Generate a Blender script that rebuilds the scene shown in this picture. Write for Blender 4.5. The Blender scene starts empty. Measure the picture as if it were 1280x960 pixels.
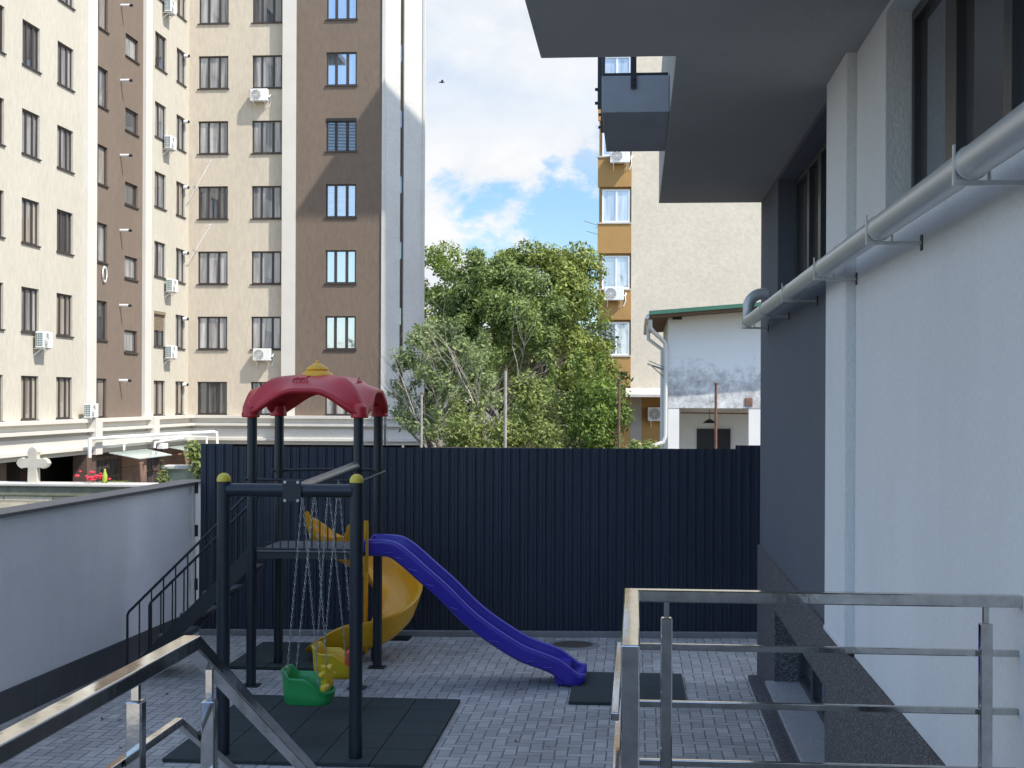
import bpy, math, random
import numpy as np
from mathutils import Vector, Matrix
R = math.radians
random.seed(7)
rng = np.random.default_rng(7)
scn = bpy.context.scene
COL = scn.collection

# ------------------------------------------------------------------ camera model
H = 2.9                      # eye height above the courtyard paving
F = 1800.0                   # focal length in pixels of the 1280 px wide photo
PSI = math.atan(155 / F)     # the camera looks a little left of the wall direction (+Y)
ROLL = R(0.25)
CX, HY = 640.0, 497.0
CP, SP = math.cos(PSI), math.sin(PSI)

def _un(u, v):
    dx, dy = u - CX, v - HY
    return (dx * math.cos(ROLL) + dy * math.sin(ROLL)) / F, (-dx * math.sin(ROLL) + dy * math.cos(ROLL)) / F

def on_y(u, v, Y):           # survey a point lying in the plane y = Y
    t, s = _un(u, v); d = Y / (CP + SP * t)
    return Vector((d * (CP * t - SP), Y, H - d * s))

def on_x(u, v, X):           # survey a point lying in the plane x = X
    t, s = _un(u, v); d = X / (CP * t - SP)
    return Vector((X, d * (CP + SP * t), H - d * s))

def on_g(u, v, z=0.0):       # survey a point lying in a level plane
    t, s = _un(u, v); d = (H - z) / s
    return Vector((d * (CP * t - SP), d * (CP + SP * t), z))

# ------------------------------------------------------------------ materials
MATS = {}
def new_mat(name):
    m = bpy.data.materials.new(name); m.use_nodes = True
    nt = m.node_tree; b = nt.nodes['Principled BSDF']
    return m, nt, b

def N(nt, t, **kw):
    n = nt.nodes.new(t)
    for k, v in kw.items():
        if k in n.inputs.keys(): n.inputs[k].default_value = v
        else: setattr(n, k, v)
    return n

def mat(name, col, rough=.7, metal=0.0, var=.12, vs=1.2, grain=0.0, bump=0.0, bs=180.0, spec=.5, dirt=0.0, dirtcol=(.1, .09, .08), coat=0.0, stretch=(1, 1, 1)):
    """plain painted or plastered surface: base colour with slow and fine irregularity, optional grain bump and stains"""
    m, nt, b = new_mat(name); L = nt.links.new
    tc = N(nt, 'ShaderNodeTexCoord')
    mp = N(nt, 'ShaderNodeMapping'); mp.inputs['Scale'].default_value = stretch
    L(tc.outputs['Object'], mp.inputs['Vector'])
    n1 = N(nt, 'ShaderNodeTexNoise', Scale=vs, Detail=6.0, Roughness=.65)
    L(mp.outputs[0], n1.inputs['Vector'])
    r = N(nt, 'ShaderNodeMapRange'); r.inputs['From Min'].default_value = .3; r.inputs['From Max'].default_value = .7
    r.inputs['To Min'].default_value = 1 - var; r.inputs['To Max'].default_value = 1 + var
    L(n1.outputs['Fac'], r.inputs['Value'])
    mul = N(nt, 'ShaderNodeVectorMath', operation='SCALE'); mul.inputs[0].default_value = col[:3]
    L(r.outputs[0], mul.inputs['Scale'])
    last = mul.outputs[0]
    if grain:
        ng = N(nt, 'ShaderNodeTexNoise', Scale=bs, Detail=4.0, Roughness=.75); L(mp.outputs[0], ng.inputs['Vector'])
        rg = N(nt, 'ShaderNodeMapRange'); rg.inputs['From Min'].default_value = .3; rg.inputs['From Max'].default_value = .7
        rg.inputs['To Min'].default_value = 1 - grain; rg.inputs['To Max'].default_value = 1 + grain; L(ng.outputs['Fac'], rg.inputs['Value'])
        mg = N(nt, 'ShaderNodeVectorMath', operation='SCALE'); L(last, mg.inputs[0]); L(rg.outputs[0], mg.inputs['Scale']); last = mg.outputs[0]
    if dirt:
        n2 = N(nt, 'ShaderNodeTexNoise', Scale=vs * 2.3, Detail=8.0, Roughness=.7)
        L(mp.outputs[0], n2.inputs['Vector'])
        rr = N(nt, 'ShaderNodeMapRange'); rr.inputs['From Min'].default_value = .52; rr.inputs['From Max'].default_value = .72
        rr.inputs['To Max'].default_value = dirt
        L(n2.outputs['Fac'], rr.inputs['Value'])
        mx = N(nt, 'ShaderNodeMix', data_type='RGBA'); mx.inputs[7].default_value = (*dirtcol, 1)
        L(rr.outputs[0], mx.inputs[0]); L(last, mx.inputs[6]); last = mx.outputs[2]
    L(last, b.inputs['Base Color'])
    b.inputs['Roughness'].default_value = rough; b.inputs['Metallic'].default_value = metal
    b.inputs['Specular IOR Level'].default_value = spec; b.inputs['Coat Weight'].default_value = coat
    if bump:
        n3 = N(nt, 'ShaderNodeTexNoise', Scale=bs, Detail=3.0, Roughness=.6)
        L(mp.outputs[0], n3.inputs['Vector'])
        bp = N(nt, 'ShaderNodeBump', Strength=bump, Distance=.01)
        L(n3.outputs['Fac'], bp.inputs['Height']); L(bp.outputs[0], b.inputs['Normal'])
    MATS[name] = m
    return m

def grain_mat(name, cols, scale, rough=.8, bump=.2):
    """speckled granite-like plaster"""
    m, nt, b = new_mat(name); L = nt.links.new
    tc = N(nt, 'ShaderNodeTexCoord')
    v = N(nt, 'ShaderNodeTexVoronoi', Scale=scale); L(tc.outputs['Object'], v.inputs['Vector'])
    sep = N(nt, 'ShaderNodeSeparateColor'); L(v.outputs['Color'], sep.inputs[0])
    cr = N(nt, 'ShaderNodeValToRGB'); e = cr.color_ramp; e.interpolation = 'CONSTANT'
    while len(e.elements) < len(cols): e.elements.new(.5)
    for i, (p, c) in enumerate(cols): e.elements[i].position = p; e.elements[i].color = (*c, 1)
    L(sep.outputs[0], cr.inputs[0]); L(cr.outputs[0], b.inputs['Base Color'])
    b.inputs['Roughness'].default_value = rough
    bp = N(nt, 'ShaderNodeBump', Strength=bump, Distance=.01); L(sep.outputs[1], bp.inputs['Height']); L(bp.outputs[0], b.inputs['Normal'])
    MATS[name] = m
    return m

def paving_mat(cell=.105):
    """2:1 concrete blocks laid in herringbone, each block its own tone"""
    m, nt, b = new_mat('concrete_pavers'); L = nt.links.new
    def mth(op, *a):
        n = N(nt, 'ShaderNodeMath', operation=op)
        for k, x in enumerate(a):
            if isinstance(x, (int, float)): n.inputs[k].default_value = x
            else: L(x, n.inputs[k])
        return n.outputs[0]
    tc = N(nt, 'ShaderNodeTexCoord')
    nz = N(nt, 'ShaderNodeTexNoise', Scale=1.1, Detail=3.0); L(tc.outputs['Object'], nz.inputs['Vector'])
    wob = N(nt, 'ShaderNodeVectorMath', operation='SCALE', Scale=.035); L(nz.outputs['Color'], wob.inputs[0])
    av = N(nt, 'ShaderNodeVectorMath', operation='ADD'); L(tc.outputs['Object'], av.inputs[0]); L(wob.outputs[0], av.inputs[1])
    sp = N(nt, 'ShaderNodeSeparateXYZ'); L(av.outputs[0], sp.inputs[0])
    x, y = mth('DIVIDE', sp.outputs[0], cell), mth('DIVIDE', sp.outputs[1], cell)
    ix, iy = mth('FLOOR', x), mth('FLOOR', y); fx_, fy_ = mth('FRACT', x), mth('FRACT', y)
    k = mth('FLOORED_MODULO', mth('ADD', mth('SUBTRACT', ix, iy), .5), 4.0)
    is_ = [mth('COMPARE', k, q + .5, .4) for q in range(4)]
    d = mth('MINIMUM', mth('MINIMUM', mth('ADD', fx_, is_[1]), mth('ADD', mth('SUBTRACT', 1.0, fx_), is_[0])), mth('MINIMUM', mth('ADD', fy_, is_[2]), mth('ADD', mth('SUBTRACT', 1.0, fy_), is_[3])))
    cid = N(nt, 'ShaderNodeCombineXYZ'); L(mth('SUBTRACT', ix, is_[1]), cid.inputs[0]); L(mth('SUBTRACT', iy, is_[2]), cid.inputs[1])
    wn = N(nt, 'ShaderNodeTexWhiteNoise'); L(cid.outputs[0], wn.inputs['Vector'])
    tone = N(nt, 'ShaderNodeMix', data_type='RGBA'); tone.inputs[6].default_value = (.37, .36, .335, 1); tone.inputs[7].default_value = (.52, .50, .46, 1); L(wn.outputs['Value'], tone.inputs[0])
    joint = N(nt, 'ShaderNodeMapRange', interpolation_type='SMOOTHSTEP'); joint.inputs['From Min'].default_value = .02; joint.inputs['From Max'].default_value = .08; L(d, joint.inputs['Value'])
    mj = N(nt, 'ShaderNodeMix', data_type='RGBA'); mj.inputs[6].default_value = (.16, .155, .145, 1); L(joint.outputs[0], mj.inputs[0]); L(tone.outputs[2], mj.inputs[7])
    n1 = N(nt, 'ShaderNodeTexNoise', Scale=.9, Detail=8.0, Roughness=.7); L(tc.outputs['Object'], n1.inputs['Vector'])
    r = N(nt, 'ShaderNodeMapRange'); r.inputs['From Min'].default_value = .3; r.inputs['From Max'].default_value = .7
    r.inputs['To Min'].default_value = .76; r.inputs['To Max'].default_value = 1.16; L(n1.outputs['Fac'], r.inputs['Value'])
    sc = N(nt, 'ShaderNodeVectorMath', operation='SCALE'); L(mj.outputs[2], sc.inputs[0]); L(r.outputs[0], sc.inputs['Scale'])
    L(sc.outputs[0], b.inputs['Base Color']); b.inputs['Roughness'].default_value = .85
    h = mth('ADD', joint.outputs[0], mth('MULTIPLY', wn.outputs['Value'], .35))
    bp = N(nt, 'ShaderNodeBump', Strength=.6, Distance=.006); L(h, bp.inputs['Height']); L(bp.outputs[0], b.inputs['Normal'])
    return m

def block_mat(name, c1, c2, cm, w, h, rot=None, mort=.012, stain=None):
    m, nt, b = new_mat(name); L = nt.links.new
    tc = N(nt, 'ShaderNodeTexCoord'); mp = N(nt, 'ShaderNodeMapping'); mp.inputs['Rotation'].default_value = rot or (0, 0, 0)
    L(tc.outputs['Object'], mp.inputs['Vector'])
    br = N(nt, 'ShaderNodeTexBrick', offset=.5); br.inputs['Scale'].default_value = 1
    br.inputs['Brick Width'].default_value = w; br.inputs['Row Height'].default_value = h; br.inputs['Mortar Size'].default_value = mort
    for k, c in (('Color1', c1), ('Color2', c2), ('Mortar', cm)): br.inputs[k].default_value = (*c, 1)
    L(mp.outputs[0], br.inputs['Vector'])
    n1 = N(nt, 'ShaderNodeTexNoise', Scale=2.5, Detail=8.0, Roughness=.75); L(tc.outputs['Object'], n1.inputs['Vector'])
    r = N(nt, 'ShaderNodeMapRange'); r.inputs['From Min'].default_value = .3; r.inputs['From Max'].default_value = .7
    r.inputs['To Min'].default_value = .65; r.inputs['To Max'].default_value = 1.3
    L(n1.outputs['Fac'], r.inputs['Value'])
    sc = N(nt, 'ShaderNodeVectorMath', operation='SCALE'); L(br.outputs['Color'], sc.inputs[0]); L(r.outputs[0], sc.inputs['Scale'])
    L(sc.outputs[0], b.inputs['Base Color']); b.inputs['Roughness'].default_value = .9
    bp = N(nt, 'ShaderNodeBump', Strength=.5, Distance=.02, invert=True); L(br.outputs['Fac'], bp.inputs['Height']); L(bp.outputs[0], b.inputs['Normal'])
    MATS[name] = m
    return m

def leaf_mat(name, dark, light, trans=.34):
    m, nt, b = new_mat(name); L = nt.links.new
    g = N(nt, 'ShaderNodeNewGeometry'); tc = N(nt, 'ShaderNodeTexCoord')
    n1 = N(nt, 'ShaderNodeTexNoise', Scale=1.1, Detail=3.0); L(tc.outputs['Object'], n1.inputs['Vector'])
    ad = N(nt, 'ShaderNodeMath', operation='MULTIPLY_ADD'); ad.inputs[1].default_value = .75
    L(g.outputs['Random Per Island'], ad.inputs[0])
    r = N(nt, 'ShaderNodeMapRange'); r.inputs['From Min'].default_value = .3; r.inputs['From Max'].default_value = .7
    r.inputs['To Min'].default_value = -.1; r.inputs['To Max'].default_value = .35
    L(n1.outputs['Fac'], r.inputs['Value']); L(r.outputs[0], ad.inputs[2])
    mx = N(nt, 'ShaderNodeMix', data_type='RGBA'); mx.inputs[6].default_value = (*dark, 1); mx.inputs[7].default_value = (*light, 1)
    L(ad.outputs[0], mx.inputs[0])
    L(mx.outputs[2], b.inputs['Base Color']); b.inputs['Roughness'].default_value = .55; b.inputs['Specular IOR Level'].default_value = .35
    tr = N(nt, 'ShaderNodeBsdfTranslucent'); L(mx.outputs[2], tr.inputs['Color'])
    ms = N(nt, 'ShaderNodeMixShader'); ms.inputs[0].default_value = trans
    L(b.outputs[0], ms.inputs[1]); L(tr.outputs[0], ms.inputs[2]); L(ms.outputs[0], nt.nodes['Material Output'].inputs['Surface'])
    MATS[name] = m
    return m

def pane_mat(name, c1, c2, scale=7.0, refl=.2, horizontal=False):
    """window glass with what hangs right behind it (curtain folds or blinds), mirrored sky on top"""
    m, nt, b = new_mat(name); L = nt.links.new
    tc = N(nt, 'ShaderNodeTexCoord'); oi = N(nt, 'ShaderNodeObjectInfo')
    of = N(nt, 'ShaderNodeVectorMath', operation='SCALE'); of.inputs[0].default_value = (9.1, 3.3, 5.7); L(oi.outputs['Random'], of.inputs['Scale'])
    av = N(nt, 'ShaderNodeVectorMath', operation='ADD'); L(tc.outputs['Object'], av.inputs[0]); L(of.outputs[0], av.inputs[1])
    mp = N(nt, 'ShaderNodeMapping'); mp.inputs['Scale'].default_value = (.05, .05, 4) if horizontal else (1, 1, .08)
    L(av.outputs[0], mp.inputs['Vector'])
    nz = N(nt, 'ShaderNodeTexNoise', Scale=scale, Detail=4.0, Roughness=.6); L(mp.outputs[0], nz.inputs['Vector'])
    cr = N(nt, 'ShaderNodeValToRGB'); cr.color_ramp.elements[0].position = .38; cr.color_ramp.elements[1].position = .62
    cr.color_ramp.elements[0].color = (*c1, 1); cr.color_ramp.elements[1].color = (*c2, 1)
    L(nz.outputs['Fac'], cr.inputs[0]); L(cr.outputs[0], b.inputs['Base Color']); b.inputs['Roughness'].default_value = .6
    gl = N(nt, 'ShaderNodeBsdfGlossy', Roughness=.02); gl.inputs['Color'].default_value = (.78, .88, 1, 1)
    lw = N(nt, 'ShaderNodeFresnel', IOR=1.5); ad = N(nt, 'ShaderNodeMath', operation='ADD', use_clamp=True); ad.inputs[1].default_value = refl
    L(lw.outputs[0], ad.inputs[0])
    ms = N(nt, 'ShaderNodeMixShader'); L(ad.outputs[0], ms.inputs[0]); L(b.outputs[0], ms.inputs[1]); L(gl.outputs[0], ms.inputs[2])
    L(ms.outputs[0], nt.nodes['Material Output'].inputs['Surface'])
    MATS[name] = m
    return m

def mould_mat():
    """whitewash with grey mould patches over the lower half of the gable"""
    m, nt, b = new_mat('mouldy_whitewash'); L = nt.links.new
    tc = N(nt, 'ShaderNodeTexCoord')
    n1 = N(nt, 'ShaderNodeTexNoise', Scale=2.6, Detail=12.0, Roughness=.85); L(tc.outputs['Object'], n1.inputs['Vector'])
    sp = N(nt, 'ShaderNodeSeparateXYZ'); L(tc.outputs['Object'], sp.inputs[0])
    up = N(nt, 'ShaderNodeMapRange'); up.inputs['From Min'].default_value = 3.3; up.inputs['From Max'].default_value = 4.7; up.inputs['To Min'].default_value = .15; up.inputs['To Max'].default_value = -.2
    L(sp.outputs[2], up.inputs['Value'])
    ad = N(nt, 'ShaderNodeMath', operation='ADD'); L(n1.outputs['Fac'], ad.inputs[0]); L(up.outputs[0], ad.inputs[1])
    cr = N(nt, 'ShaderNodeValToRGB'); e = cr.color_ramp.elements; e[0].position = .53; e[1].position = .74
    e[0].color = (.76, .76, .75, 1); e[1].color = (.27, .27, .27, 1)
    L(ad.outputs[0], cr.inputs[0]); L(cr.outputs[0], b.inputs['Base Color']); b.inputs['Roughness'].default_value = .9
    MATS['mouldy_whitewash'] = m

mat('white_stucco', (.72, .72, .71), .9, var=.05, vs=.7, grain=.10, bump=.5, bs=85, stretch=(1, 1, .4), dirt=.14, dirtcol=(.47, .48, .48))
mat('wall_stucco', (.86, .86, .85), .9, var=.06, vs=.6, grain=.13, bump=.8, bs=75, dirt=.10, dirtcol=(.4, .4, .4))
mat('grey_stucco', (.10, .112, .132), .9, var=.07, vs=1.0, grain=.15, bump=.7, bs=80, stretch=(1, 1, .4))
mat('soffit_paint', (.37, .37, .345), .9, var=.06, vs=.8, grain=.12, bump=.5, bs=70)
mat('slab_face', (.33, .345, .37), .9, var=.06, vs=2, bump=.5, bs=70)
grain_mat('mosaic_plaster', [(0, (.045, .043, .045)), (.35, (.085, .08, .08)), (.7, (.13, .122, .12)), (.90, (.27, .26, .25))], 150)
grain_mat('granite_sill', [(0, (.24, .25, .26)), (.35, (.33, .34, .35)), (.75, (.45, .46, .47))], 160, .5, .05)
grain_mat('rubber_crumb', [(0, (.024, .036, .034)), (.4, (.036, .050, .047)), (.8, (.056, .070, .064))], 240, .9, .4)
mat('skirting_tile', (.085, .088, .095), .6, var=.14, vs=2.5)
mat('coping_metal', (.17, .165, .165), .45, .3, var=.12, vs=3)
mat('fence_navy', (.020, .027, .045), .42, var=.2, vs=1.5, stretch=(1, 1, .3), dirt=.16, dirtcol=(.06, .06, .062))
mat('dark_metal', (.02, .021, .023), .5, var=.1)
mat('post_paint', (.013, .019, .026), .38, var=.15, vs=4)
mat('tube_grey', (.16, .17, .18), .3, .4, var=.1, vs=6)
mat('steel', (.55, .535, .51), .07, 1.0, var=.22, vs=14, bump=.03, bs=14)
mat('pipe_grey', (.55, .56, .56), .32, .25, var=.05, vs=4)
mat('galvanised', (.5, .51, .52), .35, .9, var=.15, vs=20)
mat('red_plastic', (.50, .018, .026), .36, var=.12, vs=4)
mat('yellow_plastic', (.80, .40, .015), .33, var=.10, vs=4)
mat('cap_yellow', (.68, .52, .05), .4, var=.1)
mat('blue_plastic', (.045, .03, .36), .30, var=.08, vs=5)
mat('green_plastic', (.03, .34, .09), .33, var=.08, vs=5)
mat('seat_yellow', (.70, .47, .02), .33, var=.08, vs=5)
mat('orange_plastic', (.75, .11, .03), .4, var=.08)
mat('tread_rubber', (.10, .105, .11), .8, var=.15, vs=8)
mat('manhole_iron', (.10, .08, .062), .7, .2, var=.25, vs=14, bump=.5, bs=30)
mat('kerb_concrete', (.24, .235, .225), .9, var=.15, vs=4, bump=.3)
mat('cream_wall', (.495, .46, .385), .92, var=.05, vs=.35, grain=.10, bump=.3, bs=7, dirt=.16, dirtcol=(.45, .41, .36), stretch=(1, 1, .3))
mat('cream_front', (.525, .46, .365), .92, var=.06, vs=.4, grain=.10, bump=.3, bs=7, dirt=.16, dirtcol=(.44, .39, .33), stretch=(1, 1, .3))
mat('brown_wall', (.172, .131, .100), .92, var=.07, vs=.5, grain=.12, bump=.3, bs=7, dirt=.12, dirtcol=(.11, .09, .08), stretch=(1, 1, .3))
mat('white_trim', (.60, .575, .52), .85, var=.05, vs=.6)
mat('grey_white_trim', (.60, .585, .54), .88, var=.06, vs=.5, grain=.08, bump=.2, bs=9)
mat('frame_brown', (.045, .034, .03), .45, var=.1)
mat('frame_white', (.78, .78, .78), .4, var=.04)
mat('anthracite', (.03, .032, .036), .4, var=.1)
mat('shutter_brown', (.22, .17, .115), .6, var=.15, vs=6)
mat('shutter_dark', (.014, .012, .012), .5, var=.1)
mat('granite_brown', (.105, .068, .055), .6, var=.25, vs=3)
block_mat('rock_cladding', (.24, .15, .115), (.19, .12, .095), (.10, .065, .05), .75, .34, (R(90), 0, R(90)), .015)
mat('recess_dark', (.035, .028, .025), .9, var=.2)
mat('ochre_wall', (.37, .215, .075), .9, var=.07, vs=1.2, bump=.2, bs=12)
mat('pale_wall', (.585, .52, .415), .95, var=.05, vs=.6, grain=.10, bump=.6, bs=7, dirt=.06, dirtcol=(.5, .46, .4))
mat('door_grey', (.36, .35, .34), .8, var=.08)
mould_mat()
mat('whitewash', (.70, .69, .66), .9, var=.06, vs=1.5)
mat('roof_green', (.05, .15, .10), .45, var=.12)
mat('soffit_wood', (.12, .065, .035), .8, var=.2, vs=5)
mat('pipe_white', (.62, .62, .60), .5, var=.06)
mat('ac_white', (.72, .72, .70), .5, var=.05)
mat('ac_grille', (.16, .17, .17), .5, var=.1)
mat('ac_fin', (.12, .20, .19), .4, .4, var=.2, vs=20)
mat('stone_cross', (.50, .46, .38), .95, var=.12, vs=5, bump=.4, bs=40)
block_mat('limestone_blocks', (.50, .44, .32), (.60, .54, .41), (.33, .29, .21), .95, .42, (R(90), 0, 0), .02)
mat('mossy_cap', (.16, .17, .12), .95, var=.3, vs=4, bump=.5, bs=20)
mat('pale_cap', (.48, .46, .42), .9, var=.1, vs=3)
mat('mossy_stone', (.24, .26, .19), .95, var=.35, vs=3, bump=.5, bs=12)
mat('petal_red', (.65, .03, .06), .6, var=.2)
mat('bottle_green', (.30, .42, .05), .3, var=.1)
mat('rust', (.20, .105, .075), .85, var=.3, vs=9)
mat('pole_pale', (.42, .38, .33), .7, var=.2, vs=8)
mat('bark', (.085, .065, .05), .95, var=.3, vs=8, bump=.6, bs=40)
mat('dry_twig', (.40, .36, .31), .95, var=.2, vs=8)
mat('earth', (.13, .115, .085), .95, var=.3, vs=.4, bump=.5, bs=8)
mat('canopy_glass', (.42, .50, .47), .12, var=.06)
mat('black_fit', (.015, .015, .017), .5, var=.1)
mat('bird_dark', (.05, .05, .055), .8, var=.1)
pane_mat('pane_curtain', (.12, .115, .11), (.42, .405, .39), 3.2, .10)
pane_mat('pane_sheer', (.22, .21, .20), (.56, .54, .515), 3.0, .10)
pane_mat('pane_dark', (.022, .02, .02), (.10, .095, .09), 6, .12)
pane_mat('pane_mirror', (.05, .06, .08), (.10, .11, .13), 4, .40)
pane_mat('pane_blind', (.30, .33, .38), (.48, .52, .58), 14, .26, True)
pane_mat('pane_tan', (.20, .165, .13), (.46, .40, .33), 3.5, .10)
pane_mat('pane_ocher', (.15, .17, .20), (.42, .44, .46), 4, .18)
pane_mat('pane_near', (.035, .03, .028), (.06, .052, .047), 2.5, .16)
leaf_mat('leaf_chestnut', (.05, .085, .015), (.37, .43, .10))
leaf_mat('leaf_bright', (.05, .10, .02), (.26, .36, .07))
leaf_mat('leaf_olive', (.05, .09, .022), (.31, .39, .12))
leaf_mat('leaf_grey', (.08, .12, .045), (.37, .45, .19))
leaf_mat('leaf_shrub', (.06, .10, .02), (.38, .44, .14))
leaf_mat('leaf_dark', (.015, .035, .010), (.06, .10, .025))
leaf_mat('petal_cream', (.55, .45, .15), (.75, .65, .35))
PAVERS = paving_mat()
M = MATS

# ------------------------------------------------------------------ mesh builder
class MB:
    def __init__(s): s.v = []; s.f = []
    def add(s, vs, fs):
        o = len(s.v); s.v += [Vector(p) for p in vs]; s.f += [tuple(i + o for i in f) for f in fs]; return s
    def box(s, x0, x1, y0, y1, z0, z1):
        return s.add([(x0, y0, z0), (x1, y0, z0), (x1, y1, z0), (x0, y1, z0), (x0, y0, z1), (x1, y0, z1), (x1, y1, z1), (x0, y1, z1)],
                     [(0, 3, 2, 1), (4, 5, 6, 7), (0, 1, 5, 4), (1, 2, 6, 5), (2, 3, 7, 6), (3, 0, 4, 7)])
    def prism(s, pts, dvec):                      # closed polygon extruded along a vector
        n = len(pts); d = Vector(dvec); a = [Vector(p) for p in pts]
        return s.add(a + [p + d for p in a], [tuple(range(n - 1, -1, -1)), tuple(range(n, 2 * n))] + [(i, (i + 1) % n, n + (i + 1) % n, n + i) for i in range(n)])
    def tube(s, path, r, n=10, cap=True):         # round section along a polyline, r number or list
        P = [Vector(p) for p in path]; k = len(P); rr = r if isinstance(r, (list, tuple)) else [r] * k
        ds = [(P[i + 1] - P[i]).normalized() for i in range(k - 1)]
        T = [ds[0]] + [((ds[i - 1] + ds[i]).normalized() if (ds[i - 1] + ds[i]).length > 1e-6 else ds[i]) for i in range(1, k - 1)] + [ds[-1]]
        up = Vector((0, 0, 1)) if abs(T[0].z) < .9 else Vector((0, 1, 0))
        o = len(s.v)
        for i in range(k):
            side = T[i].cross(up)
            if side.length < 1e-5: side = T[i].cross(Vector((1, 0, 0)))
            side.normalize(); up = side.cross(T[i]).normalized()
            for j in range(n):
                a = 2 * math.pi * j / n
                s.v.append(P[i] + rr[i] * (math.cos(a) * side + math.sin(a) * up))
        for i in range(k - 1):
            for j in range(n):
                a, b = o + i * n + j, o + i * n + (j + 1) % n
                s.f.append((a, b, b + n, a + n))
        if cap: s.f.append(tuple(o + j for j in range(n - 1, -1, -1))); s.f.append(tuple(o + (k - 1) * n + j for j in range(n)))
        return s
    def bar(s, path, w, h):                       # rectangular section with mitred corners
        P = [Vector(p) for p in path]; k = len(P); ds = [(P[i + 1] - P[i]).normalized() for i in range(k - 1)]
        fr = []; side = None
        for d in ds:
            if abs(d.z) < .99: side = d.cross(Vector((0, 0, 1))).normalized()
            elif side is None: side = Vector((1, 0, 0))
            fr.append((side, side.cross(d).normalized()))
        o = len(s.v)
        for i in range(k):
            si = min(i, k - 2); d, (sd, up) = ds[si], fr[si]
            n = ds[0] if i == 0 else ds[-1] if i == k - 1 else (ds[i - 1] + ds[i]).normalized()
            for a, b in ((-1, -1), (1, -1), (1, 1), (-1, 1)):
                off = a * w / 2 * sd + b * h / 2 * up
                s.v.append(P[i] + off - d * (off.dot(n) / d.dot(n)))
        for i in range(k - 1):
            for j in range(4):
                a, b = o + 4 * i + j, o + 4 * i + (j + 1) % 4
                s.f.append((a, b, b + 4, a + 4))
        s.f.append((o + 3, o + 2, o + 1, o)); e = o + 4 * (k - 1); s.f.append((e, e + 1, e + 2, e + 3))
        return s
    def lathe(s, c, prof, n=24, cap=True):         # (r, z) profile about a vertical axis
        o = len(s.v); c = Vector(c)
        for r, z in prof:
            for j in range(n):
                a = 2 * math.pi * j / n; s.v.append(c + Vector((r * math.cos(a), r * math.sin(a), z)))
        for i in range(len(prof) - 1):
            for j in range(n):
                a, b = o + i * n + j, o + i * n + (j + 1) % n
                s.f.append((a, b, b + n, a + n))
        if cap:
            s.f.append(tuple(o + j for j in range(n - 1, -1, -1))); e = o + (len(prof) - 1) * n; s.f.append(tuple(e + j for j in range(n)))
        return s
    def grid(s, rows, closed=False):               # sheet through rows of points
        o = len(s.v); n = len(rows[0])
        for r in rows: s.v += [Vector(p) for p in r]
        for i in range(len(rows) - 1):
            for j in range(n if closed else n - 1):
                a, b = o + i * n + j, o + i * n + (j + 1) % n
                s.f.append((a, b, b + n, a + n))
        return s
    def build(s, name, m, parent=None, off=None, smooth=False, bevel=0, ang=35):
        me = bpy.data.meshes.new(name)
        of = Vector(off) if off is not None else (parent_world(parent) if parent else Vector())
        me.from_pydata([p - of for p in s.v], [], s.f); me.update()
        o = bpy.data.objects.new(name, me); COL.objects.link(o)
        me.materials.append(m if not isinstance(m, str) else M[m])
        if parent: o.parent = parent
        if smooth:
            me.polygons.foreach_set('use_smooth', [True] * len(me.polygons))
            try: me.set_sharp_from_angle(angle=R(ang))
            except Exception: pass
        if bevel:
            b = o.modifiers.new('edge', 'BEVEL'); b.width = bevel; b.segments = 2; b.limit_method = 'ANGLE'; b.angle_limit = R(40)
        return o

def parent_world(o):
    v = Vector()
    while o: v += Vector(o.location); o = o.parent
    return v

def thing(name, label, cat, loc=(0, 0, 0), group=None):
    o = bpy.data.objects.new(name, None); COL.objects.link(o); o.empty_display_size = .2
    o.location = loc; return tag(o, label, cat, group)
def tag(o, label, cat, group=None):
    o['label'] = label; o['category'] = cat
    if group: o['group'] = group
    return o
def struct(o): o['kind'] = 'structure'; return o
def copy_tree(o, parent=None):
    c = o.copy(); COL.objects.link(c); c.parent = parent
    for ch in list(o.children): copy_tree(ch, c)
    return c

# ------------------------------------------------------------------ world, sun, camera
SKY_OFF = (3.1, .4, 1.7); CLOUD = 2.75
SUN = Vector((.9, -.5, 1.32)).normalized()
w = bpy.data.worlds.new('World'); scn.world = w; w.use_nodes = True
nt = w.node_tree; L = nt.links.new; bg = nt.nodes['Background']; bg.inputs['Strength'].default_value = .15
sky = nt.nodes.new('ShaderNodeTexSky'); sky.sky_type = 'NISHITA'; sky.sun_disc = False
sky.sun_elevation = math.asin(SUN.z); sky.sun_rotation = math.atan2(SUN.x, SUN.y); sky.altitude = 100; sky.air_density = 1.0; sky.dust_density = .6; sky.ozone_density = 1.6
tc = nt.nodes.new('ShaderNodeTexCoord')
mp = nt.nodes.new('ShaderNodeMapping'); mp.inputs['Scale'].default_value = (1, 1, 1.7); mp.inputs['Location'].default_value = SKY_OFF
L(tc.outputs['Generated'], mp.inputs['Vector'])
def mth(op, a, b=None, c=None, clamp=False):
    n = N(nt, 'ShaderNodeMath', operation=op, use_clamp=clamp)
    for i_, x in enumerate((a, b, c)):
        if x is None: continue
        if isinstance(x, (int, float)): n.inputs[i_].default_value = x
        else: L(x, n.inputs[i_])
    return n.outputs[0]
def ramp(x, a, b, lo=0.0, hi=1.0):
    n = N(nt, 'ShaderNodeMapRange', interpolation_type='SMOOTHSTEP'); n.inputs['From Min'].default_value = a; n.inputs['From Max'].default_value = b
    n.inputs['To Min'].default_value = lo; n.inputs['To Max'].default_value = hi; L(x, n.inputs['Value']); return n.outputs[0]
n1 = N(nt, 'ShaderNodeTexNoise', Scale=9.0, Detail=10.0, Roughness=.60, Distortion=.15); L(mp.outputs[0], n1.inputs['Vector'])
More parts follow.
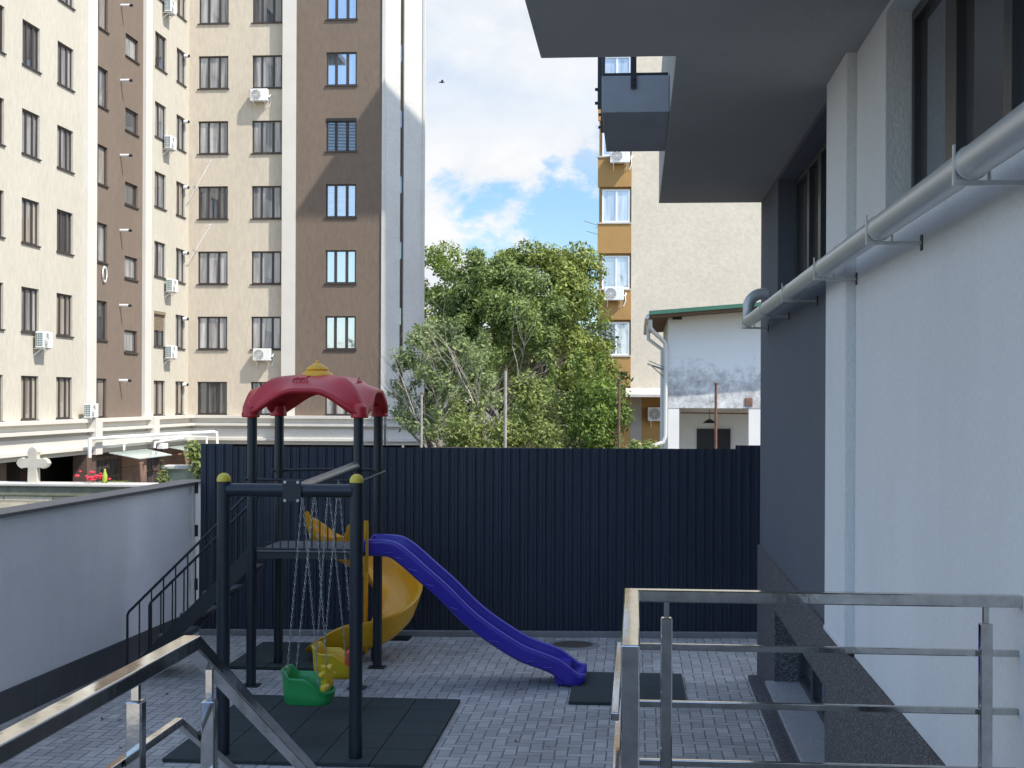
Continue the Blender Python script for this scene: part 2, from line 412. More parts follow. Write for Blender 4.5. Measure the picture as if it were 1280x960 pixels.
n2 = N(nt, 'ShaderNodeTexNoise', Scale=3.0, Detail=4.0, Roughness=.55); L(mp.outputs[0], n2.inputs['Vector'])
sx = nt.nodes.new('ShaderNodeSeparateXYZ'); L(tc.outputs['Generated'], sx.inputs[0])
front = ramp(sx.outputs[1], -.45, .3)
# heaped clouds low in the sky, thickest towards the left of the view
bias = mth('MULTIPLY_ADD', sx.outputs[0], -1.7, -.085); bias = mth('MINIMUM', mth('MAXIMUM', bias, -.12), .11)
heap = ramp(mth('ADD', mth('ADD', n1.outputs['Fac'], bias), mth('MULTIPLY', mth('SUBTRACT', n2.outputs['Fac'], .5), .5)), .45, .56)
heap = mth('MULTIPLY', heap, ramp(sx.outputs[2], .15, .30, 1, .15))
# thin white veil higher up
veil = mth('MULTIPLY', ramp(mth('ADD', sx.outputs[2], mth('MULTIPLY', mth('SUBTRACT', n2.outputs['Fac'], .5), .20)), .145, .225), ramp(sx.outputs[2], .38, .62, 1, .5))
veil = mth('MULTIPLY', veil, ramp(n1.outputs['Fac'], .25, .7, .58, .92))
cov = mth('MULTIPLY', mth('MAXIMUM', heap, veil), front)
n3 = N(nt, 'ShaderNodeTexNoise', Scale=17.0, Detail=8.0, Roughness=.6); L(mp.outputs[0], n3.inputs['Vector'])
cc = N(nt, 'ShaderNodeValToRGB'); e = cc.color_ramp.elements; e[0].position = .33; e[1].position = .60
e[0].color = (.87, .90, .94, 1); e[1].color = (1, 1, 1, 1); L(n3.outputs['Fac'], cc.inputs[0])
cs = N(nt, 'ShaderNodeVectorMath', operation='SCALE', Scale=CLOUD); L(cc.outputs[0], cs.inputs[0])
mx = N(nt, 'ShaderNodeMix', data_type='RGBA'); L(cov, mx.inputs[0])
low = mth('MULTIPLY', ramp(sx.outputs[2], .30, .75, 1, 0), front)
tint = N(nt, 'ShaderNodeMix', data_type='RGBA', blend_type='MULTIPLY'); tint.inputs[7].default_value = (.36, .43, .48, 1)
L(low, tint.inputs[0]); L(sky.outputs[0], tint.inputs[6]); L(tint.outputs[2], mx.inputs[6]); L(cs.outputs[0], mx.inputs[7])
L(mx.outputs[2], bg.inputs['Color'])

sl = bpy.data.lights.new('sun', 'SUN'); sl.energy = 2.6; sl.angle = R(.5); sl.color = (1, .93, .82)
so = bpy.data.objects.new('sun', sl); COL.objects.link(so); so.rotation_euler = SUN.to_track_quat('Z', 'Y').to_euler(); so.location = (20, -10, 40)

cam = bpy.data.cameras.new('camera'); co = bpy.data.objects.new('camera', cam); COL.objects.link(co)
cam.sensor_width = 36; cam.lens = F / 1280 * 36; cam.shift_y = (HY - 480) / 1280; cam.clip_start = .1; cam.clip_end = 3000
co.matrix_world = Matrix.Translation((0, 0, H)) @ Matrix.Rotation(PSI, 4, 'Z') @ Matrix.Rotation(R(90), 4, 'X') @ Matrix.Rotation(ROLL, 4, 'Z')
scn.camera = co
scn.view_settings.view_transform = 'Standard'; scn.view_settings.look = 'None'; scn.view_settings.exposure = 1.3; scn.view_settings.gamma = 1
try:
    scn.view_settings.use_curve_mapping = False
    scn.cycles.use_denoising = True
    scn.cycles.max_bounces = 8; scn.cycles.diffuse_bounces = 4; scn.cycles.glossy_bounces = 4
except Exception: pass

# ------------------------------------------------------------------ ground
LOW = -1.6                                            # street level outside the raised courtyard
struct(MB().add([(-900, -300, LOW), (900, -300, LOW), (900, 1500, LOW), (-900, 1500, LOW)], [(0, 1, 2, 3)]).build('ground', 'earth'))
XW = 1.28                                             # facade plane of the near building
FL, FR = on_g(250, 793), on_g(952, 797)               # foot of the metal fence
YF = (FL.y + FR.y) / 2
LX = -5.56                                            # face of the boundary wall
struct(MB().box(LX - .2, 14, -12, YF + .25, LOW + .01, 0).build('courtyard_paving', PAVERS))

# ------------------------------------------------------------------ boundary wall (left)
bw = thing('boundary_wall', 'low pale stucco boundary wall with dark metal coping beside the playground stairs', 'wall', (LX, 12.7, 0))
MB().box(LX - .28, LX, -6, YF + .28, LOW, 1.822).build('wall_body', 'wall_stucco', bw)
sk = MB()
y = -5.98
while y < YF - .1: sk.box(LX, LX + .018, y, min(y + .895, YF + .1), .001, .285); y += .9
sk.build('skirting', 'skirting_tile', bw, bevel=.003)
c = MB(); y = -6.0
while y < YF - .05:
    y2 = min(y + 2.0, YF + .26)
    c.box(LX - .30, LX + .035, y, y2 - .004, 1.824, 1.856); y = y2
c.build('coping', 'coping_metal', bw)
bw.rotation_euler = (0, 0, -.042)

# ------------------------------------------------------------------ corrugated fence (far side)
fr = thing('metal_fence', 'tall navy corrugated metal fence closing the far side of the courtyard', 'fence', tuple((FL + FR) / 2))
dv = (FR - FL); ln = dv.length; dv.normalize(); nv = Vector((dv.y, -dv.x, 0))
def corrugated(a, b, z0, z1):
    rows = [[], []]; p = .107; x = a; k = 0
    prof = []
    while x < b:
        for fx, fd in ((0, 0), (.030, 0), (.042, .018), (.065, .018), (.077, 0), (.088, 0), (.091, .004), (.094, 0)):
            if x + fx < b: prof.append((x + fx, fd))
        x += p
    prof.append((b, 0))
    for zz, row in ((z0, rows[0]), (z1, rows[1])):
        for x, d in prof: q = FL + dv * x + nv * d; row.append((q.x, q.y, zz))
    return MB().grid(rows)
zt = on_y(500, 559, YF).z
xs = (Vector((on_y(290, 560, FL.y).x, 0, 0)).x - FL.x)
xe = ln - (on_y(945, 560, FR.y).x - on_y(917, 560, FR.y).x) - .05
for a, b, t in ((-.0, xs, zt + .035), (xs - .004, xe, zt), (xe - .008, ln + .25, zt + .045)):
    o = corrugated(a, b, .06, t).build('sheet', 'fence_navy', fr)
    so_ = o.modifiers.new('gauge', 'SOLIDIFY'); so_.thickness = .004
sc_ = MB()
for zz in (.35, 1.25, zt - .2):
    x = .12
    while x < ln - .4:
        p_ = FL + dv * (x + .0535) + nv * .019; sc_.tube([(p_.x, p_.y, zz), (p_.x + nv.x * .006, p_.y + nv.y * .006, zz)], .007, 6); x += .428
sc_.build('screws', 'dark_metal', fr)
pm = MB(); q = FL - nv * .0
for a in (0.02, 2.1, 4.2, ln - .1):
    q = FL + dv * a - nv * .05
    MB().box(q.x - .03, q.x + .03, q.y + .0, q.y + .06, 0, zt - .05).build('post', 'dark_metal', fr)
q0, q1 = FL + nv * .03, FR + dv * .2 + nv * .03
MB().bar([(q0.x, q0.y, .035), (q1.x, q1.y, .035)], .09, .07).build('kerb', 'kerb_concrete', fr, bevel=.008)
for zz in (1.72, 1.2, .55):
    MB().tube([(FL.x - .03, FL.y - .07, zz), (FL.x - .03, FL.y - .07, zz + .14)], .022, 8).build('hinge', 'black_fit', fr, smooth=True)

# ------------------------------------------------------------------ near building on the right
nb = thing('residential_building', 'white and dark grey stuccoed building with stepped balcony slabs on the right', 'building', (XW + 4, 5, 0))
YE = on_x(949, 760, XW).y                             # far corner
YP0, YP1 = on_x(1058, 600, XW - .05).y, on_x(1043, 600, XW).y   # white pilaster
WY0, WY1 = on_x(1036, 300, XW).y, on_x(972, 300, XW).y          # grey bay window
NY1 = on_x(1107, 200, XW).y                           # near window
ZS = 4.93; ZP = 1.39
XB = XW + .26
core = MB().box(XB + .02, 15, -9, YE - .02, LOW, 16.5); core.build('building_core', 'grey_stucco', nb)
def facade_x(name, m, y0, y1, z0, z1, x=XW, holes=(), parent=nb, depth=None):
    mb = MB(); dp = XB if depth is None else depth
    ys = sorted({y0, y1, *[h[0] for h in holes], *[h[1] for h in holes]}); zs = sorted({z0, z1, *[h[2] for h in holes], *[h[3] for h in holes]})
    for i in range(len(ys) - 1):
        for j in range(len(zs) - 1):
            ym, zm = (ys[i] + ys[i + 1]) / 2, (zs[j] + zs[j + 1]) / 2
            if any(h[0] < ym < h[1] and h[2] < zm < h[3] for h in holes): continue
            a, b, c_, d = ys[i], ys[i + 1], zs[j], zs[j + 1]
            mb.add([(x, b, c_), (x, a, c_), (x, a, d), (x, b, d)], [(0, 1, 2, 3)])
    for h in holes:
        a, b, c_, d = h
        mb.add([(x, a, c_), (x, a, d), (dp, a, d), (dp, a, c_)], [(0, 1, 2, 3)]); mb.add([(x, b, c_), (x, b, d), (dp, b, d), (dp, b, c_)], [(3, 2, 1, 0)])
        mb.add([(x, a, c_), (x, b, c_), (dp, b, c_), (dp, a, c_)], [(3, 2, 1, 0)]); mb.add([(x, a, d), (x, b, d), (dp, b, d), (dp, a, d)], [(0, 1, 2, 3)])
    # outer returns
    mb.add([(x, y1, z0), (dp, y1, z0), (dp, y1, z1), (x, y1, z1)], [(0, 1, 2, 3)]); mb.add([(x, y0, z0), (dp, y0, z0), (dp, y0, z1), (x, y0, z1)], [(3, 2, 1, 0)])
    mb.add([(x, y0, z0), (x, y1, z0), (dp, y1, z0), (dp, y0, z0)], [(3, 2, 1, 0)]); mb.add([(x, y0, z1), (x, y1, z1), (dp, y1, z1), (dp, y0, z1)], [(0, 1, 2, 3)])
    return mb.build(name, m, parent)
BZ0, BZ1 = .34, .98
facade_x('plinth', 'mosaic_plaster', -8, YE + .0, LOW, ZP, XW - .02, [(WY0 - .05, WY1 - .1, BZ0, BZ1)], depth=XB + .12)
facade_x('wall', 'white_stucco', -8, YP0, ZP + .002, ZS + 1, XW, [(2.6, NY1, 3.82, ZS - .03)], depth=XW + .22)
facade_x('grey_wall', 'grey_stucco', YP1 + .003, YE - .003, ZP + .002, ZS + 3, XW + .003, [(WY0, WY1, 3.80, ZS - .04)])
MB().box(XW - .06, XB, YP0 + .002, YP1, ZP + .02, ZS + 1).build('pilaster', 'white_stucco', nb, bevel=.006)
MB().box(XW - .065, XW - .001, YP0 - .004, YP1 + .004, ZP + .0235, ZP + .05).build('drip_edge', 'frame_white', nb)
# lower ledge strip along the plinth foot and the basement sill
MB().box(XW - .115, XW - .021, -8, YE - .05, .002, .05).build('foot_strip', 'mosaic_plaster', nb)
MB().box(XW - .1, XB + .08, WY0 - .08, WY1 - .07, BZ0 - .035, BZ0 + .002).build('sill', 'granite_sill', nb, bevel=.004)
def near_window(y0, y1, z0, z1, xf, mull, pane='pane_near'):
    fb = MB(); t = .055
    fb.box(xf, xf + .07, y0, y1, z0, z0 + t); fb.box(xf, xf + .07, y0, y1, z1 - t, z1)
    fb.box(xf, xf + .07, y0, y0 + t, z0 + t, z1 - t); fb.box(xf, xf + .07, y1 - t, y1, z0 + t, z1 - t)
    for yy, ww in mull: fb.box(xf - .006, xf + .07, yy - ww / 2, yy + ww / 2, z0 + t, z1 - t)
    o = fb.build('window', 'anthracite', nb, bevel=.004)
    MB().box(xf + .035, xf + .045, y0 + .01, y1 - .01, z0 + .01, z1 - .01).build('pane', pane, o)
    return o
near_window(2.602, NY1 - .002, 3.822, ZS - .032, XW + .13, [(NY1 - .95, .22), (NY1 - 1.95, .12), (NY1 - 2.9, .22)])
near_window(WY0 + .002, WY1 - .002, 3.802, ZS - .042, XW + .16, [(WY0 + .9, .13), (WY0 + 1.75, .16), (WY0 + 2.5, .13)])
near_window(WY0 - .048, WY1 - .102, BZ0 + .004, BZ1 - .002, XW + .20, [(WY0 + .75, .12), (WY0 + 1.6, .14), (WY0 + 2.45, .12)])
MB().box(XW - .02, XW + .13, 2.55, NY1 - .004, 3.80, 3.819).build('metal_sill', 'galvanised', nb)
MB().box(XW - .03, XW + .16, WY0 + .004, WY1 - .004, 3.78, 3.799).build('metal_sill', 'galvanised', nb)
# balcony slabs
YB0 = on_g(676, 73, ZS).y; XN = on_g(676, 73, ZS).x; XM = on_g(824, 250, ZS).x
def slab(x0, x1, y0, y1, z1, name='balcony_slab'):
    b = MB().box(x0, x1, y0, y1, ZS, z1).build(name, 'soffit_paint', nb, bevel=.006); return b
slab(XN, XB, .8, YB0, ZS + 1.1)
slab(XM, XB, YB0 + .002, YE - .004, ZS + 1.1)
t0 = on_g(752, 141, ZS); t1 = on_g(757, 190, ZS)
b3 = MB().box(t0.x, XM - .002, t0.y, t1.y, ZS + .001, ZS + .262).build('balcony_slab', 'slab_face', nb, bevel=.005)
b3['label'] = 'small pale grey balcony slab with bolted railing posts'
for yy in (t0.y + .25, t1.y - .45):
    pmb = MB().box(t0.x - .035, t0.x - .003, yy - .03, yy + .03, ZS + .08, ZS + 1.2)
    for dz in (.1, .2): pmb.tube([(t0.x - .055, yy, ZS + dz + .02), (t0.x - .036, yy, ZS + dz + .02)], .012, 6)
    pmb.build('rail_post', 'anthracite', nb)
pf = on_y(792, 100, t0.y)
pmb = MB().box(pf.x - .02, pf.x + .02, t0.y - .014, t0.y - .002, ZS + .165, ZS + 1.2)
for dz in (.2, .235): pmb.tube([(pf.x, t0.y - .026, ZS + dz), (pf.x, t0.y - .013, ZS + dz)], .009, 6)
pmb.build('rail_post', 'anthracite', nb)
MB().bar([(t0.x + .01, t0.y + .03, ZS + .275), (XM - .01, t0.y + .03, ZS + .275)], .03, .02).build('bottom_rail', 'anthracite', nb)
# rain pipe with brackets
GX = XW - .19; GZ = 3.655
gy1 = on_x(936, 402, GX).y
pth = [(GX, -1, GZ + .03)] + [(GX, gy1 - .06, GZ)]
for k in range(1, 7):
    a = R(90 * k / 6); pth.append((GX, gy1 - .06 + .11 * math.sin(a), GZ + .11 * (1 - math.cos(a))))
pth.append((GX, gy1 + .05, GZ + .14))
for k in range(1, 7):
    a = R(90 * k / 6); pth.append((GX + .14 * (1 - math.cos(a)), gy1 + .05, GZ + .14 + .13 * math.sin(a)))
pth.append((XW + .02, gy1 + .05, GZ + .27))
gt = MB().tube(pth, .055, 20).build('rain_pipe', 'pipe_grey', nb, smooth=True)
for u in (936, 958, 988, 1030, 1099, 1214, 1420):
    yb = on_x(u, 300, GX).y if u < 1400 else 2.4
    zz = GZ + .03 * (gy1 - yb) / (gy1 + 1)
    MB().tube([(GX, yb - .02, zz), (GX, yb + .02, zz)], .0588, 20).build('collar', 'pipe_grey', gt, smooth=True)
    bb = MB().box(GX - .06, XW + .02, yb - .012, yb + .012, zz - .074, zz - .058)
    bb.box(GX - .06, GX - .054, yb - .012, yb + .012, zz - .058, zz + .06); bb.box(GX + .054, GX + .06, yb - .012, yb + .012, zz - .058, zz + .02)
    bb.build('bracket', 'galvanised', gt)
    MB().box(XW - .006, XW + .01, yb - .02, yb + .02, zz - .10, zz - .03).build('wall_plate', 'black_fit', gt)
# roof parapet of the near building
MB().box(XW - .1, 15.1, -9.1, YE + .06, 16.5, 16.8).build('roof_edge', 'slab_face', nb)

# ------------------------------------------------------------------ landing, steps and steel railings at the viewer's feet
ls = thing('entrance_steps', 'concrete entrance landing with steps leading down to the paving', 'steps', (0, 3, 0))
st = MB(); st.box(-1.32, -.03 + .08, -3, 3.75, .004, 1.3); st.box(.052, XW - .125, -3, 5.0, .005, 1.298)
st.build('landing', 'kerb_concrete', ls)
sm_ = MB()
for k in range(7): sm_.box(-1.32, .05, 3.752 + .3 * k, 3.75 + .3 * (k + 1), .004, 1.3 - .165 * (k + 1))
sm_.build('step_flight', 'kerb_concrete', ls)
RZ = 2.23
rl = thing('stair_railing', 'square steel handrail bending down the steps in the left foreground', 'railing', (-1.2, 2, 1.3))
bend = 3.82; sl_ = .5
MB().bar([(-1.2, .2, RZ), (-1.2, bend, RZ), (-1.2, 5.9, RZ - sl_ * (5.9 - bend))], .05, .04).build('handrail', 'steel', rl, bevel=.004)
for dz in (.215, .43, .64):
    MB().bar([(-1.234, .2, RZ - dz), (-1.234, bend, RZ - dz), (-1.234, 5.9, RZ - dz - sl_ * (5.9 - bend))], .022, .022).build('midrail', 'steel', rl, bevel=.003)
for yy in (1.1, on_x(170, 850, -1.2).y, on_x(262, 850, -1.2).y, 5.6):
    zt_ = RZ if yy < bend else RZ - sl_ * (yy - bend)
    zb_ = 1.3 if yy < 3.75 else 1.3 - .165 * (int((yy - 3.75) / .3) + 1)
    MB().box(-1.22, -1.18, yy - .02, yy + .02, zb_, zt_ - (.065 if yy < bend else .105)).build('post', 'steel', rl, bevel=.004)
    MB().box(-1.209, -1.191, yy - .009, yy + .009, zt_ - (.064 if yy < bend else .104), zt_ - .018).build('pin', 'steel', rl)
rr_ = thing('landing_railing', 'square steel railing across the right foreground from a mirrored corner post to the wall', 'railing', (.6, 4.9, 1.3))
RY = 4.92; RX = -.012; RE = 3.82
MB().bar([(XW, RY, RZ), (RX, RY, RZ), (RX, RE, RZ), (RX, RE, 1.3)], .05, .04).build('handrail', 'steel', rr_, bevel=.004)
for dz in (.18, .375, .575, .76):
    MB().bar([(XW, RY + .032, RZ - dz), (RX - .04, RY + .032, RZ - dz), (RX - .04, RE + .03, RZ - dz)], .022, .022).build('midrail', 'steel', rr_, bevel=.003)
for u in (833, 1232):
    px = on_y(u, 800, RY).x
    MB().box(px - .02, px + .02, RY - .02, RY + .02, 1.298, RZ - .075).build('post', 'steel', rr_, bevel=.004)
    MB().box(px - .009, px + .009, RY - .009, RY + .009, RZ - .074, RZ - .018).build('pin', 'steel', rr_)

# ------------------------------------------------------------------ ground furniture
def mat_thing(x0, x1, y0, y1, label, n, m_):
    o = thing('rubber_mat', label, 'rubber mat', ((x0 + x1) / 2, (y0 + y1) / 2, 0), 'safety mats under the play equipment')
    tw, td = (x1 - x0) / n, (y1 - y0) / m_
    for i in range(n):
        for j in range(m_):
            MB().box(x0 + i * tw + .003, x0 + (i + 1) * tw - .003, y0 + j * td + .003, y0 + (j + 1) * td - .003, .001, .032).build('tile', 'rubber_crumb', o, bevel=.005)
a, b = on_g(530, 957, .03), on_g(574, 874, .03); a2 = on_g(189, 952, .03)
mat_thing(a2.x + .05, (a.x + b.x) / 2, a.y, b.y, 'large dark rubber safety mat under the swings', 5, 5)
a, b = on_g(287, 833, .03), on_g(440, 804, .03)
mat_thing(a.x - .05, b.x + .25, a.y, b.y, 'dark rubber mat beneath the tower at the exit of the yellow spiral slide', 3, 3)
a, b = on_g(710, 877, .03), on_g(850, 842, .03)
mat_thing(a.x, b.x + .02, a.y, b.y, 'dark rubber mat at the foot of the blue slide', 2, 2)
q = on_g(716, 807)
mh = thing('manhole_cover', 'round brownish iron manhole cover near the foot of the blue slide', 'manhole cover', tuple(q))
MB().lathe(q, [(.235, .001), (.235, .012), (.21, .014), (0.01, .014)], 40).build('lid', 'manhole_iron', mh, smooth=True)
MB().lathe(q, [(.237, .001), (.237, .016), (.30, .016), (.32, .002)], 40, cap=False).build('collar', 'kerb_concrete', mh, smooth=True)
q = on_g(487, 797)
dg = thing('drain_grate', 'small dark drain grate at the fence foot behind the spiral slide', 'drain', tuple(q))
MB().box(q.x - .26, q.x + .26, q.y - .22, q.y + .2, .001, .006).build('pan', 'black_fit', dg)
g_ = MB()
for k in range(12): g_.box(q.x - .25 + k * .043, q.x - .232 + k * .043, q.y - .21, q.y + .19, .007, .014)
g_.build('bars', 'dark_metal', dg)

# a few dry leaves blown over the paving
fl_ = MB(); g0 = random.Random(31)
for k in range(110):
    x = LX + .35 + abs(g0.gauss(0, 1.6)) if k < 70 else g0.uniform(-5, 1.0); yl = g0.uniform(8.5, 17.2)
    a = g0.uniform(0, 6.28); r_ = g0.uniform(.012, .032); c_ = Vector((x, yl, .036 if k % 3 == 0 else .008)); u_ = Vector((math.cos(a), math.sin(a), g0.uniform(-.1, .3))); v_ = Vector((-math.sin(a), math.cos(a), .15))
    fl_.add([c_ - u_ * r_, c_ + v_ * r_ * .5, c_ + u_ * r_ + Vector((0, 0, .008)), c_ - v_ * r_ * .5], [(0, 1, 2, 3)])
o = fl_.build('fallen_leaves', 'rust'); o['kind'] = 'stuff'

# ------------------------------------------------------------------ playground tower
TX0, TX1, TY0, TY1 = -3.83, -2.75, 14.15, 15.25
PZ = 1.35; RB = 2.70
pt = thing('playground_tower', 'play tower with red roof, blue straight slide, yellow spiral slide and swing frame', 'playground', ((TX0 + TX1) / 2, (TY0 + TY1) / 2, 0))
for x in (TX0, TX1):
    for y in (TY0, TY1):
        MB().tube([(x, y, .004), (x, y, RB + .07)], .05, 16).build('post', 'post_paint', pt, smooth=True)
        MB().box(x - .085, x + .085, y - .085, y + .085, .002, .012).build('base_plate', 'dark_metal', pt)
# platform with perforated-looking deck
MB().box(TX0 + .02, TX1 - .02, TY0 + .02, TY1 - .02, PZ - .012, PZ).build('platform', 'tread_rubber', pt, bevel=.003)
pb = MB()
for (x0, x1, y0, y1) in ((TX0, TX1, TY0 - .0, TY0 + .035), (TX0, TX1, TY1 - .035, TY1), (TX0, TX0 + .035, TY0 + .036, TY1 - .036), (TX1 - .035, TX1, TY0 + .036, TY1 - .036)):
    pb.box(x0, x1, y0, y1, PZ - .07, PZ - .014)
pb.build('platform_frame', 'dark_metal', pt)
# guard rails: near side with bars, thin top rails on all sides
gr = MB(); gz = 2.07
gr.tube([(TX0 - .06, TY0 - .03, gz), (TX1 + .06, TY0 - .03, gz)], .014, 8)
for k in range(11):
    x = TX0 + .14 + k * (TX1 - TX0 - .28) / 10
    gr.tube([(x, TY0 - .03, PZ + .02), (x, TY0 - .03, gz)], .0075, 6)
gr.tube([(TX0 + .06, TY0 - .03, PZ + .03), (TX1 - .06, TY0 - .03, PZ + .03)], .012, 8)
gr.build('guard_rail', 'dark_metal', pt, smooth=True)
g2 = MB(); g2.tube([(TX0 - .08, TY1 + .02, 2.10), (TX0 + .3, TY1 + .02, 2.115), (TX1 + .04, TY1 + .02, 2.12)], .014, 8)
g2.tube([(TX1 + .05, TY0 - .06, gz), (TX1 + .06, TY1 + .08, gz + .03)], .012, 8)
g2.build('guard_rail', 'dark_metal', pt, smooth=True)
for x, y, z in ((TX0, TY0, gz), (TX0, TY1, 2.1), (TX1, TY1, 2.1), (TX1, TY0, 2.17)):
    cl = MB().tube([(x, y, z - .03), (x, y, z + .03)], .056, 16)
    for a in (45, 135, 225, 315): cl.tube([(x + .05 * math.cos(R(a)), y + .05 * math.sin(R(a)), z), (x + .085 * math.cos(R(a)), y + .085 * math.sin(R(a)), z)], .011, 6)
    cl.build('clamp', 'dark_metal', pt, smooth=True)
# red moulded roof
RCX, RCY = (TX0 + TX1) / 2, (TY0 + TY1) / 2; HA, HB = (TX1 - TX0) / 2 + .11, (TY1 - TY0) / 2 + .11
def sstep(a, b, x): t = min(1, max(0, (x - a) / (b - a))); return t * t * (3 - 2 * t)
def roof_pt(a, b, t=0.0):
    r = max(abs(a), abs(b)); q = min(abs(a), abs(b)) / r if r > 1e-6 else 0
    rib = math.exp(-((1 - q) / .30) ** 2)
    z = 3.105 - .10 * r * r - .055 * r ** 1.3 * (1 - rib)
    mid = 0
    drop = .30 * (sstep(.12, 1.0, q) ** 1.25) * (max(0, r - .48) / .52) ** 2.2
    rx = ry = 1.0
    k = 1 - .06 * (sstep(.6, 1, q) * r)                   # corners rounded in plan
    return Vector((RCX + a * HA * k, RCY + b * HB * k, z + mid - drop - t))
nn = 36
rows = []
for i in range(nn + 1):
    rows.append([roof_pt(-1 + 2 * i / nn, -1 + 2 * j / nn) for j in range(nn + 1)])
ro = MB().grid(rows).build('roof', 'red_plastic', pt, smooth=True, ang=80)
sd = ro.modifiers.new('shell', 'SOLIDIFY'); sd.thickness = .05; sd.offset = 0
for x in (TX0, TX1):
    for y in (TY0, TY1):
        ox = -1 if x < RCX else 1; oy = -1 if y < RCY else 1
        MB().lathe((x + ox * .012, y + oy * .012, 0), [(.074, 2.695), (.082, 2.69), (.09, 2.70), (.09, 2.73), (.085, 2.75), (.08, 2.80), (.05, 2.83), (.03, 2.84)], 20).build('roof_socket', 'red_plastic', pt, smooth=True)
fin = MB().lathe((RCX, RCY, 3.085), [(.165, -.03), (.178, .015), (.172, .03), (.145, .065), (.112, .085), (.107, .092), (.118, .097), (.112, .11), (.07, .14), (.038, .16), (.018, .168), (.018, .185), (.008, .192)], 24)
fin.build('finial', 'yellow_plastic', pt, smooth=True, ang=50)
# raised emblem (a fruit with a leaf) on the front and right panels
def emblem(pos, ux, uz):
    e_ = MB(); pts = []
    for k in range(17):
        a = 2 * math.pi * k / 16; pts.append(pos + ux * (.075 * math.cos(a)) + uz * (.036 * math.sin(a) - (.01 if abs(math.cos(a)) < .3 and math.sin(a) > 0 else 0)))
    e_.tube(pts, .009, 6)
    e_.tube([pos - ux * .05 + uz * .005, pos - ux * .02 + uz * .016, pos + uz * .004, pos + ux * .025 + uz * .016, pos + ux * .05 + uz * .004], .007, 6)
    e_.tube([pos + ux * .05 + uz * .028, pos + ux * .075 + uz * .05, pos + ux * .10 + uz * .06], [.005, .012, .004], 6)
    e_.tube([pos - ux * .085 - uz * .042, pos - uz * .05, pos + ux * .085 - uz * .04], .006, 6)
    e_.build('emblem', 'red_plastic', pt, smooth=True)
pe = roof_pt(-.12, -.62); emblem(pe + Vector((0, -.03, .022)), Vector((1, 0, 0)), Vector((0, .45, .8)).normalized())
pe = roof_pt(.66, -.1); emblem(pe + Vector((.03, 0, .022)), Vector((0, 1, 0)), Vector((-.45, 0, .8)).normalized())

# swing frame: H-shaped near end and a beam back to the tower
FY = 11.3; FX0, FX1 = on_y(279, 800, FY).x, on_y(445, 780, FY).x
ft = on_y(280, 601, FY).z
for x, tl in ((FX0, 0), (FX1, 0)):
    p_ = MB().tube([(x, FY, .004), (x, FY, ft)], .0535, 18).build('swing_post', 'post_paint', pt, smooth=True)
    MB().lathe((x, FY, ft), [(.056, -.004), (.057, .012), (.052, .032), (.038, .052), (.018, .062), (.002, .064)], 18).build('post_cap', 'cap_yellow', p_, smooth=True)
    MB().lathe((x, FY, .0), [(.09, .002), (.09, .012), (.06, .014)], 18).build('base_plate', 'dark_metal', p_)
bz = on_y(360, 613, FY).z
cb = MB().tube([(FX0 + .03, FY, bz), (FX1 - .03, FY, bz)], .054, 18).build('crossbeam', 'post_paint', pt, smooth=True)
BX = (FX0 + FX1) / 2 + .03
bk = MB(); bk.box(BX - .075, BX + .075, FY - .068, FY - .056, bz - .085, bz + .085)
bk.build('beam_bracket', 'post_paint', cb, bevel=.003)
bo = MB()
for dx in (-.052, .052):
    for dz in (-.075, .07): bo.tube([(BX + dx, FY - .082, bz + dz), (BX + dx, FY - .066, bz + dz)], .012, 8)
bo.build('bolts', 'galvanised', cb)
MB().tube([(BX, FY + .05, bz + .0), (TX1 - .02, TY0 - .05, bz + .06)], .046, 16).build('swing_beam', 'tube_grey', pt, smooth=True)

# blue straight slide: section swept along the surveyed profile
prof = [(452, 676), (484, 677), (499, 682), (515, 694), (535, 712), (559, 733), (598, 771), (650, 806), (680, 818), (697, 825), (711, 835), (722, 843), (732, 844)]
SY0, SY1 = TY0 + .25, TY0 + .80
pp = [on_y(u, v, SY0) for u, v in prof]
fine = []
for i in range(len(pp) - 1):
    p0, p1, p2, p3 = pp[max(i - 1, 0)], pp[i], pp[i + 1], pp[min(i + 2, len(pp) - 1)]
    for k in range(4):
        t = k / 4; fine.append(.5 * ((2 * p1) + (p2 - p0) * t + (2 * p0 - 5 * p1 + 4 * p2 - p3) * t * t + (3 * p1 - p0 - 3 * p2 + p3) * t ** 3))
fine.append(pp[-1])
W2 = (SY1 - SY0) / 2; SC = (SY0 + SY1) / 2
rows = []
nf = len(fine)
for i, p in enumerate(fine):
    d = (fine[min(i + 1, nf - 1)] - fine[max(i - 1, 0)]).normalized(); up = Vector((-d.z, 0, d.x)); 
    if up.z < 0: up = -up
    s_ = i / (nf - 1); hh = .165 if s_ < .9 else .165 - .10 * (s_ - .9) / .1
    hh = max(hh, .05)
    sec = []
    outer = [(-W2 - .0, -hh), (-W2 - .03, -hh + .02), (-W2 - .035, -.045), (-W2 - .045, -.02), (-W2 - .035, .012), (-W2 - .005, .022), (-W2 + .03, .012), (-W2 + .04, -.03), (-W2 + .055, -hh + .075), (-W2 + .12, -hh + .04), (0, -hh + .03)]
    sec = [(a, b) for a, b in outer] + [(-a, b) for a, b in outer[-2::-1]]
    rows.append([(p.x + up.x * b, SC + a, p.z + up.z * b) for a, b in sec])
bs_ = MB().grid(rows, closed=True)
ns = len(rows[0])
o0 = 0; bs_.f.append(tuple(range(ns - 1, -1, -1))); bs_.f.append(tuple((len(rows) - 1) * ns + j for j in range(ns)))
bsl = bs_.build('slide', 'blue_plastic', pt, smooth=True, ang=50); bsl['label'] = 'blue straight slide'
bev = bsl.modifiers.new('sub', 'SUBSURF'); bev.levels = 1; bev.render_levels = 1
